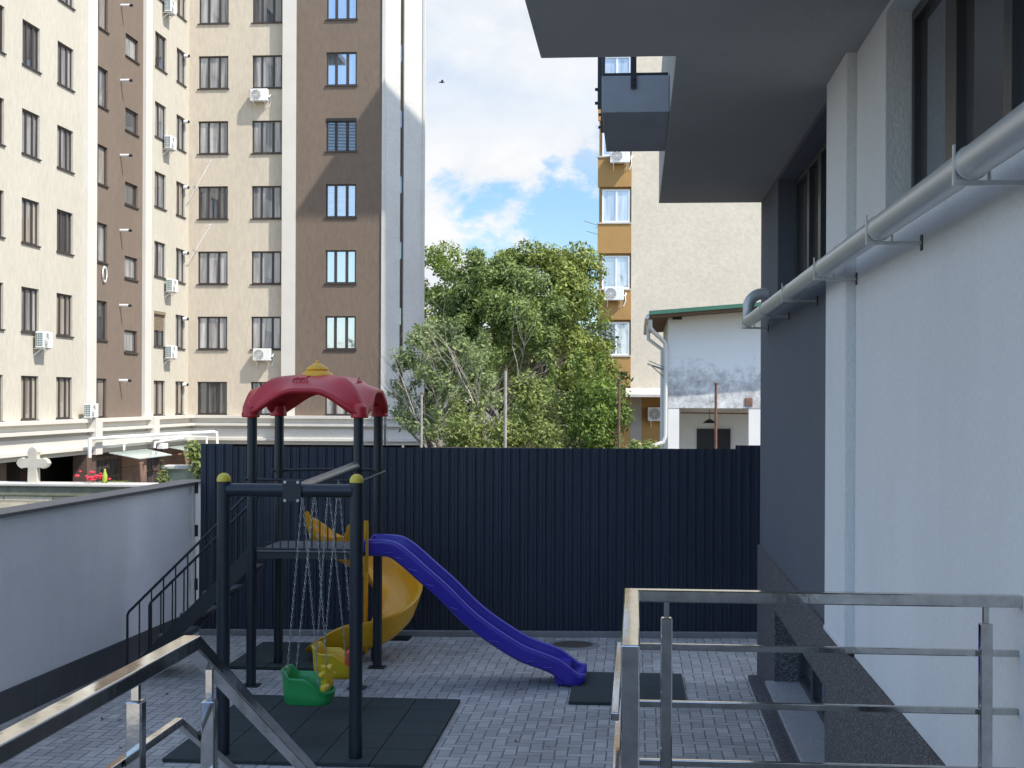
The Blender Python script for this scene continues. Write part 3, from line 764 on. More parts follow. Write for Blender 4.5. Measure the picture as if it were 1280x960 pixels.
f0, f1 = on_y(693, 838, SY0), on_y(712, 860, SY0)
MB().prism([(f0.x - .02, SY0 + .03, f0.z + .05), (f1.x + .0, SY0 + .03, f0.z + .03), (f1.x - .005, SY0 + .03, .03), (f1.x - .03, SY0 + .03, .012), (f0.x + .02, SY0 + .03, .012), (f0.x + .0, SY0 + .03, .06)], (0, SY1 - SY0 - .06, 0)).build('slide_foot', 'blue_plastic', bsl, bevel=.02, smooth=True)
mr = MB()
for i in range(6, nf - 12, 4):
    p = fine[i]; d = (fine[i + 1] - fine[i]).normalized(); up = Vector((-d.z, 0, d.x)); up = up if up.z > 0 else -up
    a = p - up * .105; mr.tube([a - Vector((0, .012 + .02, 0)) - d * .04 - up * .02, a - Vector((0, .016 + .02, 0)) + d * .04 + up * .018], [.006, .011], 6)
mr.build('slide_ribs', 'blue_plastic', bsl, smooth=True)
# yellow entrance bar by the slide mouth
MB().box(TX1 + .055, TX1 + .085, TY0 + .09, TY0 + .12, 1.15, 1.66).build('slide_side_bar', 'yellow_plastic', pt, bevel=.01)

# yellow spiral slide behind the tower
CXs, CYs = -3.06, 16.06
rows = []
path = []
for k in range(49):
    a = 205 - 295 * k / 48; z_ = 1.32 - .88 * min(1, (205 - a) / 205) if a > 0 else .44 - .29 * math.sin(R(min(90, -a)))
    path.append((a, z_))
def spiral_row(cx, cy, rad, tan, z, s):
    # section: inner rim, bed, tall outer wall with rolled rim; s 0..1 along the slide
    out_h = .30 + .07 * math.exp(-((s - .12) / .09) ** 4) - .03 * sstep(.8, 1, s)
    sec = [(.14, .13), (.165, .15), (.19, .13), (.205, .06), (.25, .015), (.36, 0), (.48, .02), (.555, .09), (.60, .20), (.615, out_h - .02), (.63, out_h), (.655, out_h + .006), (.672, out_h - .015), (.66, out_h - .05), (.64, .18), (.59, .05), (.51, -.02), (.37, -.045), (.23, -.035), (.165, .04)]
    return [(cx + rad.x * r, cy + rad.y * r, z + h) for r, h in sec]
for k, (a, z) in enumerate(path):
    rad = Vector((math.cos(R(a)), math.sin(R(a)), 0)); rows.append(spiral_row(CXs, CYs, rad, None, z, k / 54))
# straight run-out towards -X at the bottom
for k in range(1, 7):
    z = path[-1][1] - .02 * k * .6; rows.append([(x - .085 * k, y_, max(z, .11) + (zz * (1 - .82 * (k / 6) ** 2) if zz > .03 else zz)) for (x, y_, zz) in spiral_row(CXs, CYs, Vector((0, -1, 0)), None, 0, (48 + k) / 54)])
sp_ = MB().grid(rows, closed=True); ns = len(rows[0])
sp_.f.append(tuple(range(ns - 1, -1, -1))); sp_.f.append(tuple((len(rows) - 1) * ns + j for j in range(ns)))
spo = sp_.build('spiral_slide', 'yellow_plastic', pt, smooth=True, ang=60); spo['label'] = 'yellow spiral slide'
MB().tube([(CXs + .03, CYs, .004), (CXs + .03, CYs, 1.5)], .026, 14).build('slide_column', 'yellow_plastic', spo, smooth=True)
for x in (CXs - .3, CXs + .2): MB().tube([(x, CYs - .42, .004), (x, CYs - .42, .22)], .03, 10).build('slide_support', 'dark_metal', spo, smooth=True)

# staircase on the left of the tower
stc = thing('x', 'x', 'x'); bpy.data.objects.remove(stc)
AY0, AY1 = TY0 + .22, TY0 + .92
A0 = on_y(165, 829, AY0); sx0 = -5.22; slope = (PZ) / (TX0 - .03 - sx0)
sw = MB()
for yy in (AY0, AY1 - .03): sw.prism([(sx0 - .05, yy, .004), (sx0 + .13, yy, .004), (TX0 - .02, yy, PZ - .15), (TX0 - .02, yy, PZ + .0), (TX0 - .1, yy, PZ + .0)], (0, .03, 0))
stair = sw.build('staircase', 'dark_metal', pt)
for k in range(5):
    f_ = (k + 1) / 6; x = sx0 + f_ * (TX0 - sx0) + .02; z = PZ * f_
    MB().box(x - .14, x + .12, AY0 + .031, AY1 - .031, z - .03, z).build('step', 'tread_rubber', stair, bevel=.004)
for yy in (AY0 + .015, AY1 - .015):
    hb = MB(); ax, az = sx0 + .03, .70
    ex = TX0 - .06; ez = az + slope * (ex - ax - .04)
    hb.tube([(ax, yy, .01), (ax, yy, az - .05), (ax + .015, yy, az - .015), (ax + .04, yy, az + .01), (ex, yy, ez)], .014, 8)
    nb_ = 10
    for k in range(1, nb_ + 1):
        x = ax + k * (ex - ax) / (nb_ + .3)
        hb.tube([(x, yy, max(.01, slope * (x - sx0) - .02)), (x, yy, az + slope * (x - ax - .04) + .005)], .0085, 6)
    hb.build('handrail', 'dark_metal', stair, smooth=True)

# swings
def chain(mb, p, q, r=.0028):
    p, q = Vector(p), Vector(q); n = max(4, int((q - p).length / .034)); d = (q - p).normalized()
    s1 = d.cross(Vector((0, 1, 0))).normalized(); s2 = d.cross(s1)
    for i in range(n):
        c0 = p + (q - p) * ((i + .5) / n); s = s1 if i % 2 else s2; hl = (q - p).length / n * .62; hw = .0085
        pts = [c0 + d * (hl * math.cos(t)) + s * (hw * math.sin(t)) for t in [2 * math.pi * k / 6 for k in range(7)]]
        mb.tube(pts, r, 4, cap=False)
def beam_z(y): return bz + .06 * (y - FY) / (TY0 - FY)
def seat_mesh(C, A=.215, B=.175):
    n = 40; ring = []
    def outl(t, s):
        ct, st_ = math.cos(t), math.sin(t); e_ = .55
        return Vector((C.x + A * s * math.copysign(abs(ct) ** e_, ct), C.y + B * s * math.copysign(abs(st_) ** e_, st_), 0))
    def hgt(x):                               # rim height along the seat, low at the front
        u = (x - C.x) / A
        return .285 if u < -.82 else .225 - .115 * sstep(-.05, .75, u) + .06 * sstep(-.6, -.85, u) if u < -.6 else .225 - .115 * sstep(-.05, .75, u)
    rows = []
    def ringrow(s, f, zadd=0):
        r_ = []
        for k in range(n):
            p = outl(2 * math.pi * k / n, s); r_.append((p.x, p.y, C.z + hgt(outl(2 * math.pi * k / n, 1).x) * f + zadd))
        return r_
    rows = [ringrow(.5, 0, .0), ringrow(.84, 0, .0), ringrow(.90, .06), ringrow(.96, .45), ringrow(.99, .85), ringrow(1.03, .94), ringrow(1.04, 1.0), ringrow(1.0, 1.03), ringrow(.95, 1.0), ringrow(.91, .85), ringrow(.86, .4), ringrow(.80, 0, .035), ringrow(.5, 0, .03)]
    mb = MB().grid(rows, closed=True)
    o = 0; mb.f.append(tuple(range(n - 1, -1, -1))); e_ = (len(rows) - 1) * n; mb.f.append(tuple(e_ + k for k in range(n)))
    return mb
def swing(C, ya, yb, seat_m, bar_m, label, flower):
    o = thing('swing', label, 'swing', tuple(C), 'bucket swings hanging from the swing beam')
    seat_mesh(C).build('seat', seat_m, o, smooth=True, ang=60)
    if flower:
        fl = MB(); c0 = C + Vector((.155, 0, .235)); nx = Vector((.75, -.66, 0)).normalized(); ux = Vector((.66, .75, 0)).normalized(); uz = Vector((0, 0, 1))
        pts = []
        for k in range(48):
            a = 2 * math.pi * k / 48; r_ = .068 + .02 * math.cos(6 * a); pts.append(c0 + ux * (r_ * math.cos(a)) + uz * (r_ * 1.12 * math.sin(a)) - nx * .03)
        fl.prism(pts, nx * .06)
        fo = fl.build('flower_bar', bar_m, o, bevel=.012, smooth=True)
        MB().box(c0.x - .03, c0.x + .03, c0.y - .16, c0.y + .16, c0.z - .12, c0.z - .06).build('safety_bar', bar_m, fo, bevel=.02, smooth=True)
    else:
        MB().box(C.x + .10, C.x + .15, C.y - .16, C.y + .16, C.z + .11, C.z + .25).build('safety_bar', bar_m, o, bevel=.02, smooth=True)
    for yt, s in ((ya, -1), (yb, 1)):
        top = (BX + (TX1 - .02 - BX) * (yt - FY) / (TY0 - FY), yt, beam_z(yt) - .05)
        for dx, hz in ((-.15, .225), (.12, .17)):
            cm = MB(); chain(cm, top, (C.x + dx, C.y + s * .165, C.z + hz)); cm.build('chain', 'galvanised', o, smooth=True)
        MB().tube([(top[0], yt, top[2] + .07), (top[0], yt, top[2] - .01)], .012, 8).build('hanger', 'dark_metal', o)
C1 = on_y(386, 878, 11.9); C2 = on_y(421, 845, 12.98)
swing(C1, 11.64, 12.13, 'green_plastic', 'seat_yellow', 'green bucket swing with yellow flower on its front', True)
swing(C2, 12.72, 13.2, 'seat_yellow', 'orange_plastic', 'yellow bucket swing with orange front bar', False)

# ------------------------------------------------------------------ window prototypes (face -Y, origin at sill centre, glass set back)
def win_parts(wd, ht, bars, frame, pane, parent, loc, rz, sill='frame_brown', rec=.14, fw=.07, off=.0, sash=True):
    fb = MB(); x0, x1 = -wd / 2 + .002, wd / 2 - .002; d0, d1 = rec - .06, rec
    fb.box(x0, x1, d0, d1, .002, fw); fb.box(x0, x1, d0, d1, ht - fw, ht - .002)
    fb.box(x0, x0 + fw, d0, d1, fw, ht - fw); fb.box(x1 - fw, x1, d0, d1, fw, ht - fw)
    for bx, bw_ in bars: fb.box(bx * wd - bw_ / 2, bx * wd + bw_ / 2, d0 - .008, d1, fw, ht - fw)
    return fb, (x0, x1, d0, d1)
PROTO = {}
def window(key, parent, loc, rz, wd, ht, bars, frame='frame_brown', pane='pane_curtain', rec=.14, fw=.07, sill=True, shutter=0, smat='shutter_dark'):
    k = (key, wd, ht)
    if k not in PROTO:
        fb, (x0, x1, d0, d1) = win_parts(wd, ht, bars, frame, pane, None, None, 0, rec=rec, fw=fw)
        fm = fb.build('window', frame, off=(0, 0, 0)); me = fm.data; bpy.data.objects.remove(fm)
        po = MB().add([(x0, d1 - .02, .01), (x1, d1 - .02, .01), (x1, d1 - .02, ht - .01), (x0, d1 - .02, ht - .01)], [(0, 1, 2, 3)]).build('pane', 'pane_curtain', off=(0, 0, 0)); pme = po.data; bpy.data.objects.remove(po)
        s_ = MB().box(x0 - .06, x1 + .06, -.06, .1, -.05, .0).build('sill', frame, off=(0, 0, 0)); sme = s_.data; bpy.data.objects.remove(s_)
        PROTO[k] = (me, pme, sme)
    me, pme, sme = PROTO[k]
    o = bpy.data.objects.new('window', me); COL.objects.link(o); o.parent = parent; o.location = Vector(loc) - parent_world(parent); o.rotation_euler = (0, 0, rz)
    p = bpy.data.objects.new('pane', pme); COL.objects.link(p); p.parent = o
    p.material_slots[0].link = 'OBJECT'; p.material_slots[0].material = M[pane]
    if sill: s_ = bpy.data.objects.new('sill', sme); COL.objects.link(s_); s_.parent = o
    if shutter:
        sb = MB(); z0 = ht * (1 - shutter); n = int((ht - z0) / .07)
        for i in range(n): sb.box(-wd / 2 + .07, wd / 2 - .07, rec - .085, rec - .068, z0 + i * .07 + .006, z0 + i * .07 + (.064 if shutter < .9 else .034))
        sb.box(-wd / 2 + .01, wd / 2 - .01, -.03, rec - .065, ht - .14, ht - .003)
        sh = sb.build('roller_shutter', smat, off=(0, 0, 0)); sh.parent = o
    return o

# a wall in an arbitrary vertical plane with rectangular openings
def wall_panel(name, m, parent, o, ax, width, z0, z1, holes, rec=.16, nrm=None):
    """o: world start point (x,y), ax: unit vector along the wall, holes: (a0,a1,z0,z1); the outside is to the right of ax"""
    ax = Vector(ax).normalized(); n = Vector((ax.y, -ax.x, 0)); o = Vector((o[0], o[1], 0)); mb = MB()
    A = sorted({0.0, width, *[h[0] for h in holes], *[h[1] for h in holes]}); Z = sorted({z0, z1, *[h[2] for h in holes], *[h[3] for h in holes]})
    P = lambda a, z, d=0: o + ax * a - n * d + Vector((0, 0, z))
    for i in range(len(A) - 1):
        am = (A[i] + A[i + 1]) / 2
        run = None
        for j in range(len(Z) - 1):
            zm = (Z[j] + Z[j + 1]) / 2; hol = any(h[0] < am < h[1] and h[2] < zm < h[3] for h in holes)
            if hol:
                if run is not None: mb.add([P(A[i], run), P(A[i + 1], run), P(A[i + 1], Z[j]), P(A[i], Z[j])], [(0, 1, 2, 3)]); run = None
            elif run is None: run = Z[j]
        if run is not None: mb.add([P(A[i], run), P(A[i + 1], run), P(A[i + 1], z1), P(A[i], z1)], [(0, 1, 2, 3)])
    for a, b, c_, d in holes:
        mb.add([P(a, c_), P(a, d), P(a, d, rec), P(a, c_, rec)], [(0, 1, 2, 3)]); mb.add([P(b, c_), P(b, c_, rec), P(b, d, rec), P(b, d)], [(0, 1, 2, 3)])
        mb.add([P(a, c_), P(a, c_, rec), P(b, c_, rec), P(b, c_)], [(0, 1, 2, 3)]); mb.add([P(a, d), P(b, d), P(b, d, rec), P(a, d, rec)], [(0, 1, 2, 3)])
    return mb.build(name, m, parent)

# ------------------------------------------------------------------ big apartment block (left and back)
ST = 3.14; Z0 = 2.02; WH = 1.58; TOP = 27.5; NROW = 8
ab = thing('apartment_block', 'tall cream and brown apartment block with many dark framed windows', 'building', (-18, 64, LOW))
XL = -21.55; Y1 = 67.9; Y2 = 67.55
Yw = lambda u: on_x(u, 300, XL).y
bounds = [(-70, 105, 'cream_wall'), (117, 178, 'brown_wall'), (186, 236.6, 'cream_wall')]
colsL = [(-8, 4.5, 0), (27, 49, 0), (71, 91, 0), (117.6, 134, 0), (156, 172, 1), (193, 207, 0), (220, 231, 0)]
wins = []
for ua, ub, m_ in bounds:
    ya, yb = Yw(ua), Yw(ub); holes = []
    for ca, cb_, small in colsL:
        if ua - 1 <= ca and cb_ <= ub + 1:
            wa, wb = Yw(ca), Yw(cb_)
            for r in range(NROW):
                zz = Z0 + ST * r
                if small: zz = 4.75 + ST * r; h_ = .95
                else: h_ = WH
                if zz + h_ > TOP - .5: continue
                a = (wa - ya, wb - ya)
                a = (max(a[0], .02), a[1]); holes.append((a[0], a[1], zz, zz + h_)); wins.append((ya + (a[0] + a[1]) / 2, zz, a[1] - a[0], h_, small, ca, r))
    # outside of this wall faces +X: run along +Y (right of +Y is +X)
    wall_panel('wall', m_, ab, (XL, ya), (0, 1, 0), yb - ya, Z0 - .12, TOP, holes)
random.seed(11)
for (yc, zz, wd, h_, small, ca, r) in wins:
    wd = round(wd, 3)
    if small:
        window('s', ab, (XL, yc, zz), R(90), wd, h_, [], pane=random.choice(['pane_dark', 'pane_curtain']), fw=.09)
    elif ca == 193 and r == 1:
        window('r', ab, (XL, yc, zz), R(90), wd, h_, [(0, .09)], pane='pane_dark', shutter=.55, smat='shutter_brown')
    else:
        if ca < 100: bars = [(-.17, .08), (.20, .12)]
        elif ca < 130: bars = [(-.1, .10)]
        else: bars = [(-.05, .12)]
        pn = 'pane_tan' if r == 0 else random.choice(['pane_curtain', 'pane_dark', 'pane_curtain', 'pane_tan'])
        window('l%d' % len(bars) + str(int(ca)), ab, (XL, yc, zz), R(90), wd, h_, bars, pane=pn)
# white pilasters and returns on the wing
for ua, ub in ((105, 117), (178, 186)):
    MB().box(XL - .1, XL + .14, Yw(ua) + .002, Yw(ub) - .002, Z0 - .118, TOP).build('pilaster', 'white_trim', ab)
for u in (150,):
    for r in range(7):
        zz = 3.55 + ST * r; yy = Yw(u)
        v_ = MB().tube([(XL - .02, yy, zz), (XL + .38, yy, zz)], .055, 10); v_.build('vent_pipe', 'frame_white', ab, smooth=True)
        MB().tube([(XL + .381, yy, zz), (XL + .5, yy, zz - .02)], .058, 10).build('vent_cowl', 'black_fit', ab, smooth=True)
for r in range(7):
    zz = 3.45 + ST * r
    v_ = MB().tube([(XL - .02, Y1 - .7, zz), (XL + .17, Y1 - .7, zz)], .09, 10).build('vent_pipe', 'frame_white', ab, smooth=True)
    MB().tube([(XL + .172, Y1 - .7, zz), (XL + .24, Y1 - .7, zz)], .07, 10).build('vent_cowl', 'black_fit', ab, smooth=True)
# recessed cream front
fx = lambda u, Y: on_y(u, 300, Y).x
xa, xb = XL, fx(354, Y1)
holes = []; W1 = []
for ua, ub in ((247.5, 284.5), (314.5, 351.5)):
    for r in range(NROW):
        a, b = fx(ua, Y1), fx(ub, Y1); holes.append((a - xa, b - xa, Z0 + ST * r, Z0 + ST * r + WH)); W1.append(((a + b) / 2, Z0 + ST * r, b - a, r, ua))
wall_panel('wall', 'cream_front', ab, (xa, Y1), (1, 0, 0), xb - xa, Z0 - .12, TOP, holes)
random.seed(5)
for xc, zz, wd, r, ua in W1:
    window('f', ab, (xc, Y1, zz), 0, round(wd, 3), WH, [(-.17, .10), (.20, .10)] if ua < 300 else [(-.18, .10), (.21, .10)], pane=random.choice(['pane_sheer', 'pane_curtain', 'pane_sheer', 'pane_curtain', 'pane_dark']))
# projecting brown front
x2 = fx(352.5, Y2); x3 = fx(369.5, Y2); x4 = fx(477, Y2)
MB().box(x2, x3 - .002, Y2 - .06, Y2 + 1.2, Z0 - .12, TOP).build('pilaster', 'white_trim', ab)
holes = []; W2_ = []
a, b = fx(407, Y2), fx(445, Y2)
for r in range(NROW): holes.append((a - x3, b - x3, Z0 + ST * r, Z0 + ST * r + WH)); W2_.append(r)
wall_panel('wall', 'brown_wall', ab, (x3, Y2), (1, 0, 0), x4 - x3, Z0 - .12, TOP, holes)
for r in W2_:
    window('b', ab, ((a + b) / 2, Y2, Z0 + ST * r), 0, round(b - a, 3), WH, [(-.18, .13), (.19, .13)], pane={0: 'pane_sheer', 1: 'pane_mirror', 2: 'pane_mirror', 3: 'pane_blind', 4: 'pane_mirror'}.get(r, 'pane_mirror'), shutter=.98 if r == 4 else 0)
# white corner, slightly turned away, with the slotted stair strip
ca = Vector((x4, Y2)); 
MB().box(x4 + .002, x4 + .16, Y2 - .07, Y2 + .4, Z0 - .12, TOP).build('pilaster', 'grey_white_trim', ab)
cdir = Vector((1.5, .60, 0)).normalized(); x5 = fx(528, Y2 + .75); cl = (x5 - x4 - .16) / cdir.x
so0 = Vector((x4 + .162, Y2, 0)); sa = cl * (fx(500, Y2 + .3) - so0.x) / (cl * cdir.x); sb_ = sa + .18
wall_panel('wall', 'grey_white_trim', ab, so0, cdir, cl, Z0 - .12, TOP, [(sa, sb_, Z0 + .1, TOP - 1)], rec=.3)
e0 = so0 + cdir * (sa - .05) - Vector((cdir.y, -cdir.x, 0)) * .28; e1 = so0 + cdir * (sb_ + .05) - Vector((cdir.y, -cdir.x, 0)) * .28
MB().add([(e0.x, e0.y, Z0), (e1.x, e1.y, Z0), (e1.x, e1.y, TOP - 1), (e0.x, e0.y, TOP - 1)], [(0, 1, 2, 3)]).build('stair_strip', 'brown_wall', ab)
for r in range(NROW):
    c0 = (e0 + e1) / 2 + Vector((cdir.y, -cdir.x, 0)) * .02; hx = cdir * .085
    MB().add([c0 - hx + Vector((0, 0, Z0 + 1.2 + ST * r)), c0 + hx + Vector((0, 0, Z0 + 1.2 + ST * r)), c0 + hx + Vector((0, 0, Z0 + 2.0 + ST * r)), c0 - hx + Vector((0, 0, Z0 + 2.0 + ST * r))], [(0, 1, 2, 3)]).build('stair_window', 'pane_dark', ab)
end = so0 + cdir * cl
MB().box(end.x - .0, end.x + .10, end.y - .04, end.y + .15, Z0 - .12, TOP).build('edge_trim', 'grey_white_trim', ab)
# hidden sides and flat roof
MB().add([(end.x + .1, end.y + .1, LOW), (end.x - 3.4, 84, LOW), (end.x - 3.4, 84, TOP), (end.x + .1, end.y + .1, TOP)], [(0, 1, 2, 3)]).build('side_wall', 'grey_white_trim', ab)
MB().prism([(XL - 12, 30, TOP), (XL, 30, TOP), (XL, Y1, TOP), (x2, Y1, TOP), (x2, Y2, TOP), (so0.x, Y2, TOP), (end.x + .1, end.y, TOP), (end.x - 3.4, 84, TOP), (XL - 12, 84, TOP)], (0, 0, .4)).build('roof', 'coping_metal', ab)
ys0 = Yw(-70)
MB().box(XL - 12, XL - .25, ys0, Y1 + .0, .61, TOP - .01).build('building_core', 'recess_dark', ab)
MB().box(XL + .0, end.x - 3.5, Y1 + 1.6, 83.9, LOW, TOP - .02).build('building_core', 'recess_dark', ab)
# cornice bands above the ground floor
bands = [(1.86, 2.0, .42), (1.62, 1.86, .20), (1.50, 1.62, .50), (1.36, 1.50, .22), (.92, 1.36, .30), (.80, .92, .46), (.62, .80, .24)]
cw = MB(); cf = MB(); cc_ = MB()
for z0_, z1_, p in bands:
    cw.box(XL - .3, XL + p, ys0, Y1 - p - .002, z0_, z1_ - .002)
    cf.box(XL - .3, x2 - .05, Y1 - p, Y1 + .5, z0_, z1_ - .002); cc_.box(x2 - .052 - p * .3, x4 + .2, Y2 - p, Y2 + .5, z0_, z1_ - .002)
    s = so0 + Vector((.04, 0, 0)); nn_ = Vector((cdir.y, -cdir.x, 0))
    q1_ = s + nn_ * p; q2_ = end + cdir * p * .6 + nn_ * p; q3_ = end + cdir * p * .6 - nn_ * .3; q4_ = s - nn_ * .3
    cc_.prism([(v.x, v.y, z0_) for v in (q1_, q2_, q3_, q4_)], (0, 0, z1_ - z0_ - .002))
cw.build('cornice', 'white_trim', ab); cf.build('cornice', 'white_trim', ab); cc_.build('cornice', 'grey_white_trim', ab)
for u in (108, 182):
    yy = Yw(u); MB().box(XL + .1, XL + .56, yy - .35, yy + .35, .60, 1.99).build('cornice_block', 'white_trim', ab)
# ground floor: granite piers, rock cladding, doors, canopies
XG = XL + .12
MB().box(XG - 2.5, XG - 2.3, ys0, Y1, LOW, .62).build('recess_wall', 'recess_dark', ab)
MB().box(XG - .3, XG + .0, Yw(150), Yw(181), LOW, .6).build('rock_wall', 'rock_cladding', ab)
MB().box(XG - .3, XG + .25, Yw(98), Yw(110), LOW, .6).build('pier', 'granite_brown', ab)
for u in (20, 62): MB().box(XG - 1.2, XG - .7, Yw(u), Yw(u) + .6, LOW, .6).build('pier', 'granite_brown', ab)
MB().box(XG - .3, XG + .05, Yw(200), Yw(236), LOW, .6).build('rock_wall', 'rock_cladding', ab)
def ground_door(u0, u1):
    y0_, y1_ = Yw(u0), Yw(u1); fb = MB(); t = .12
    fb.box(XG - .14, XG - .06, y0_, y0_ + t, LOW, .45); fb.box(XG - .14, XG - .06, y1_ - t, y1_, LOW, .45); fb.box(XG - .14, XG - .06, (y0_ + y1_) / 2 - .06, (y0_ + y1_) / 2 + .06, LOW, .3)
    fb.box(XG - .14, XG - .06, y0_ + t, y1_ - t, .3, .45); fb.box(XG - .14, XG - .06, y0_ + t, y1_ - t, -.45, -.36)
    d = fb.build('door', 'granite_brown', ab); MB().box(XG - .12, XG - .10, y0_ + .05, y1_ - .05, LOW, .4).build('pane', 'pane_dark', d)
    MB().box(XG - .3, XG - .142, y0_, y1_, .45, .6).build('lintel', 'granite_brown', d)
ground_door(118, 149); ground_door(182, 199)
for u0, u1 in ((122, 170), (196, 226)):
    y0_, y1_ = Yw(u0), Yw(u1)
    MB().prism([(XL + .5, y0_, .60), (XL + .5, y1_, .60), (XL + 1.7, y1_ - .2, .36), (XL + 1.7, y0_ + .2, .36)], (0, 0, .03)).build('glass_canopy', 'canopy_glass', ab)
# white gas pipes along the cornice
XP = XL + .75
gp = MB()
def pz(u, v): return on_x(u, v, XP)
gp.tube([pz(112, 572), pz(112, 549), pz(140, 547), pz(240, 541), (XP + .9, Y1 - 1.2, on_y(262, 540, Y1 - 1.2).z), on_y(271, 541, Y1 - 1.2), on_y(272, 570, Y1 - 1.2)], .075, 8)
gp.tube([pz(155, 563), pz(155, 552), pz(228, 546), on_y(258, 546, Y1 - 1.5), on_y(259, 570, Y1 - 1.5)], .05, 8)
gp.tube([pz(193, 560), pz(194, 553), pz(235, 546.5)], .05, 8)
gp.build('gas_pipe', 'frame_white', ab, smooth=True)
MB().box(XL + .6, XL + .9, Yw(183) - .3, Yw(183) + .4, on_x(183, 563, XL + .7).z, on_x(183, 556, XL + .7).z).build('meter_box', 'frame_white', ab, bevel=.02)
# clothes-line poles and a coil of cable
for (ua, va, ub, vb) in ((236, 251, 264, 200), (236, 326, 264, 280)):
    p, q = on_y(ua, va, Y1 - .5), on_y(ub, vb, Y1 - .5)
    MB().tube([p, q], .018, 6).tube([q, q + Vector((-.28, .1, -.12))], .02, 6).build('clothes_pole', 'frame_white', ab, smooth=True)
cc0 = on_x(131, 342, XL + .06)
ci = MB()
for dr in (0, .05): ci.tube([cc0 + Vector((0, (.26 - dr) * math.cos(t), .3 * math.sin(t) - dr)) for t in [2 * math.pi * k / 14 for k in range(15)]], .018, 5)
ci.build('cable_coil', 'frame_white', ab, smooth=True)

# ------------------------------------------------------------------ air conditioners
acp = thing('air_conditioner', 'x', 'air conditioner', (0, 0, 0), 'outdoor air conditioner units on the facades')
MB().box(-.42, .42, -.42, -.12, 0, .58).build('casing', 'ac_white', acp, off=(0, 0, 0), bevel=.02)
fg = MB(); 
for r_ in (.06, .11, .16, .21, .245):
    fg.tube([(-.13 + r_ * math.cos(t), -.428, .29 + r_ * math.sin(t)) for t in [2 * math.pi * k / 20 for k in range(21)]], .008, 4, cap=False)
for k in range(8):
    a_ = math.pi * k / 4; fg.tube([(-.13, -.428, .29), (-.13 + .245 * math.cos(a_), -.428, .29 + .245 * math.sin(a_))], .006, 4)
fgo = fg.build('fan_guard', 'ac_white', acp, off=(0, 0, 0))
MB().tube([(-.13, -.4215, .29), (-.13, -.4225, .29)], .245, 24).build('fan', 'ac_grille', acp, off=(0, 0, 0))
sg = MB()
for side in (-.425, ):
    for k in range(4):
        for j in range(6): sg.box(side, side + .004, -.39 + k * .065, -.39 + k * .065 + .045, .06 + j * .08, .06 + j * .08 + .06)
sg.build('side_grille', 'ac_fin', acp, off=(0, 0, 0))
for x in (-.28, .28):
    MB().box(x - .02, x + .02, -.40, .02, -.045, -.005).add([(x - .015, -.3, -.045), (x + .015, -.3, -.045), (x + .015, 0, -.3), (x - .015, 0, -.3), (x - .015, -.27, -.045), (x + .015, -.27, -.045), (x + .015, 0, -.26), (x - .015, 0, -.26)], [(0, 1, 2, 3), (4, 7, 6, 5), (0, 3, 7, 4), (1, 5, 6, 2)]).build('bracket', 'ac_white', acp, off=(0, 0, 0))
MB().tube([(.42, -.3, .2), (.5, -.3, .2), (.52, -.22, .3), (.5, -.1, .34), (.46, .0, .3), (.5, -.02, .0), (.4, .0, -.25)], .025, 6).build('hose', 'ac_white', acp, off=(0, 0, 0), smooth=True)
acs = [('f', 326, 128, 'white air conditioner under the upper window beside the white pilaster', 1.0),
       ('f', 329.5, 451, 'white air conditioner above the red play tower roof', 1.0),
       ('x', 46, 435, 'white air conditioner with large round fan on the left cream wing', 1.0),
       ('x', 106, 522, 'white air conditioner standing on the cornice beside the white pilaster', .95),
       ('x', 206, 17, 'white air conditioner at the top edge of the narrow cream wall', 1.0),
       ('x', 206, 187, 'white air conditioner midway up the narrow cream wall, second from top', 1.0),
       ('x', 208, 365, 'white air conditioner just above the brown roller shutter', 1.0),
       ('x', 207, 448, 'white air conditioner just below the brown roller shutter', 1.0)]
first = True
def put_ac(loc, rz, label, s=1.0):
    global first
    o = acp if first else copy_tree(acp); first = False
    o.location = loc; o.rotation_euler = (0, 0, rz); o['label'] = label; o.scale = (s, s, s)
for kind, u, v, lab, s in acs:
    if kind == 'f': put_ac(on_y(u, v, Y1 - .002), 0, lab, s)
    else: put_ac(on_x(u, v, XL + .16 if u == 106 else XL + .002), R(90), lab, s)

# ------------------------------------------------------------------ ochre apartment house behind
YO = 57.5
oh = thing('ochre_house', 'cream gabled apartment house with a column of ochre glazed balconies', 'building', (3, 62, LOW))
ox0, ox1 = fx(747, YO), fx(789, YO)
OT = 17.6
gx = ox1
MB().box(gx + .002, 14, YO, YO + 4.8, on_y(800, 489, YO).z, OT).build('wall', 'pale_wall', oh)
MB().box(gx + .5, 14, YO + 1.2, YO + 4.6, LOW, on_y(800, 489, YO).z - .01).build('ground_floor_wall', 'ochre_wall', oh)
MB().box(fx(789, YO), fx(803, YO), YO + .9, YO + 1.19, LOW, on_y(800, 496, YO).z).build('door', 'door_grey', oh)
MB().box(fx(803, YO), fx(803, YO) + 6, YO + 1.0, YO + 1.19, LOW, on_y(800, 496, YO).z).build('ground_floor_wall', 'ochre_wall', oh)
MB().prism([(fx(783, YO), YO - .9, on_y(783, 493, YO - .9).z), (fx(783, YO), YO - .002, on_y(783, 485, YO).z), (fx(783, YO), YO - .002, on_y(783, 485, YO).z - .12), (fx(783, YO), YO - .9, on_y(783, 493, YO - .9).z - .1)], (9, 0, 0)).build('awning', 'pale_cap', oh)
MB().box(ox0 + .05, ox1 - .002, YO + .12, YO + 4.8, LOW, OT - .01).build('balcony_core', 'ochre_wall', oh)
per = (445 - 277) / 2
zrow = lambda v: on_y(768, v, YO).z
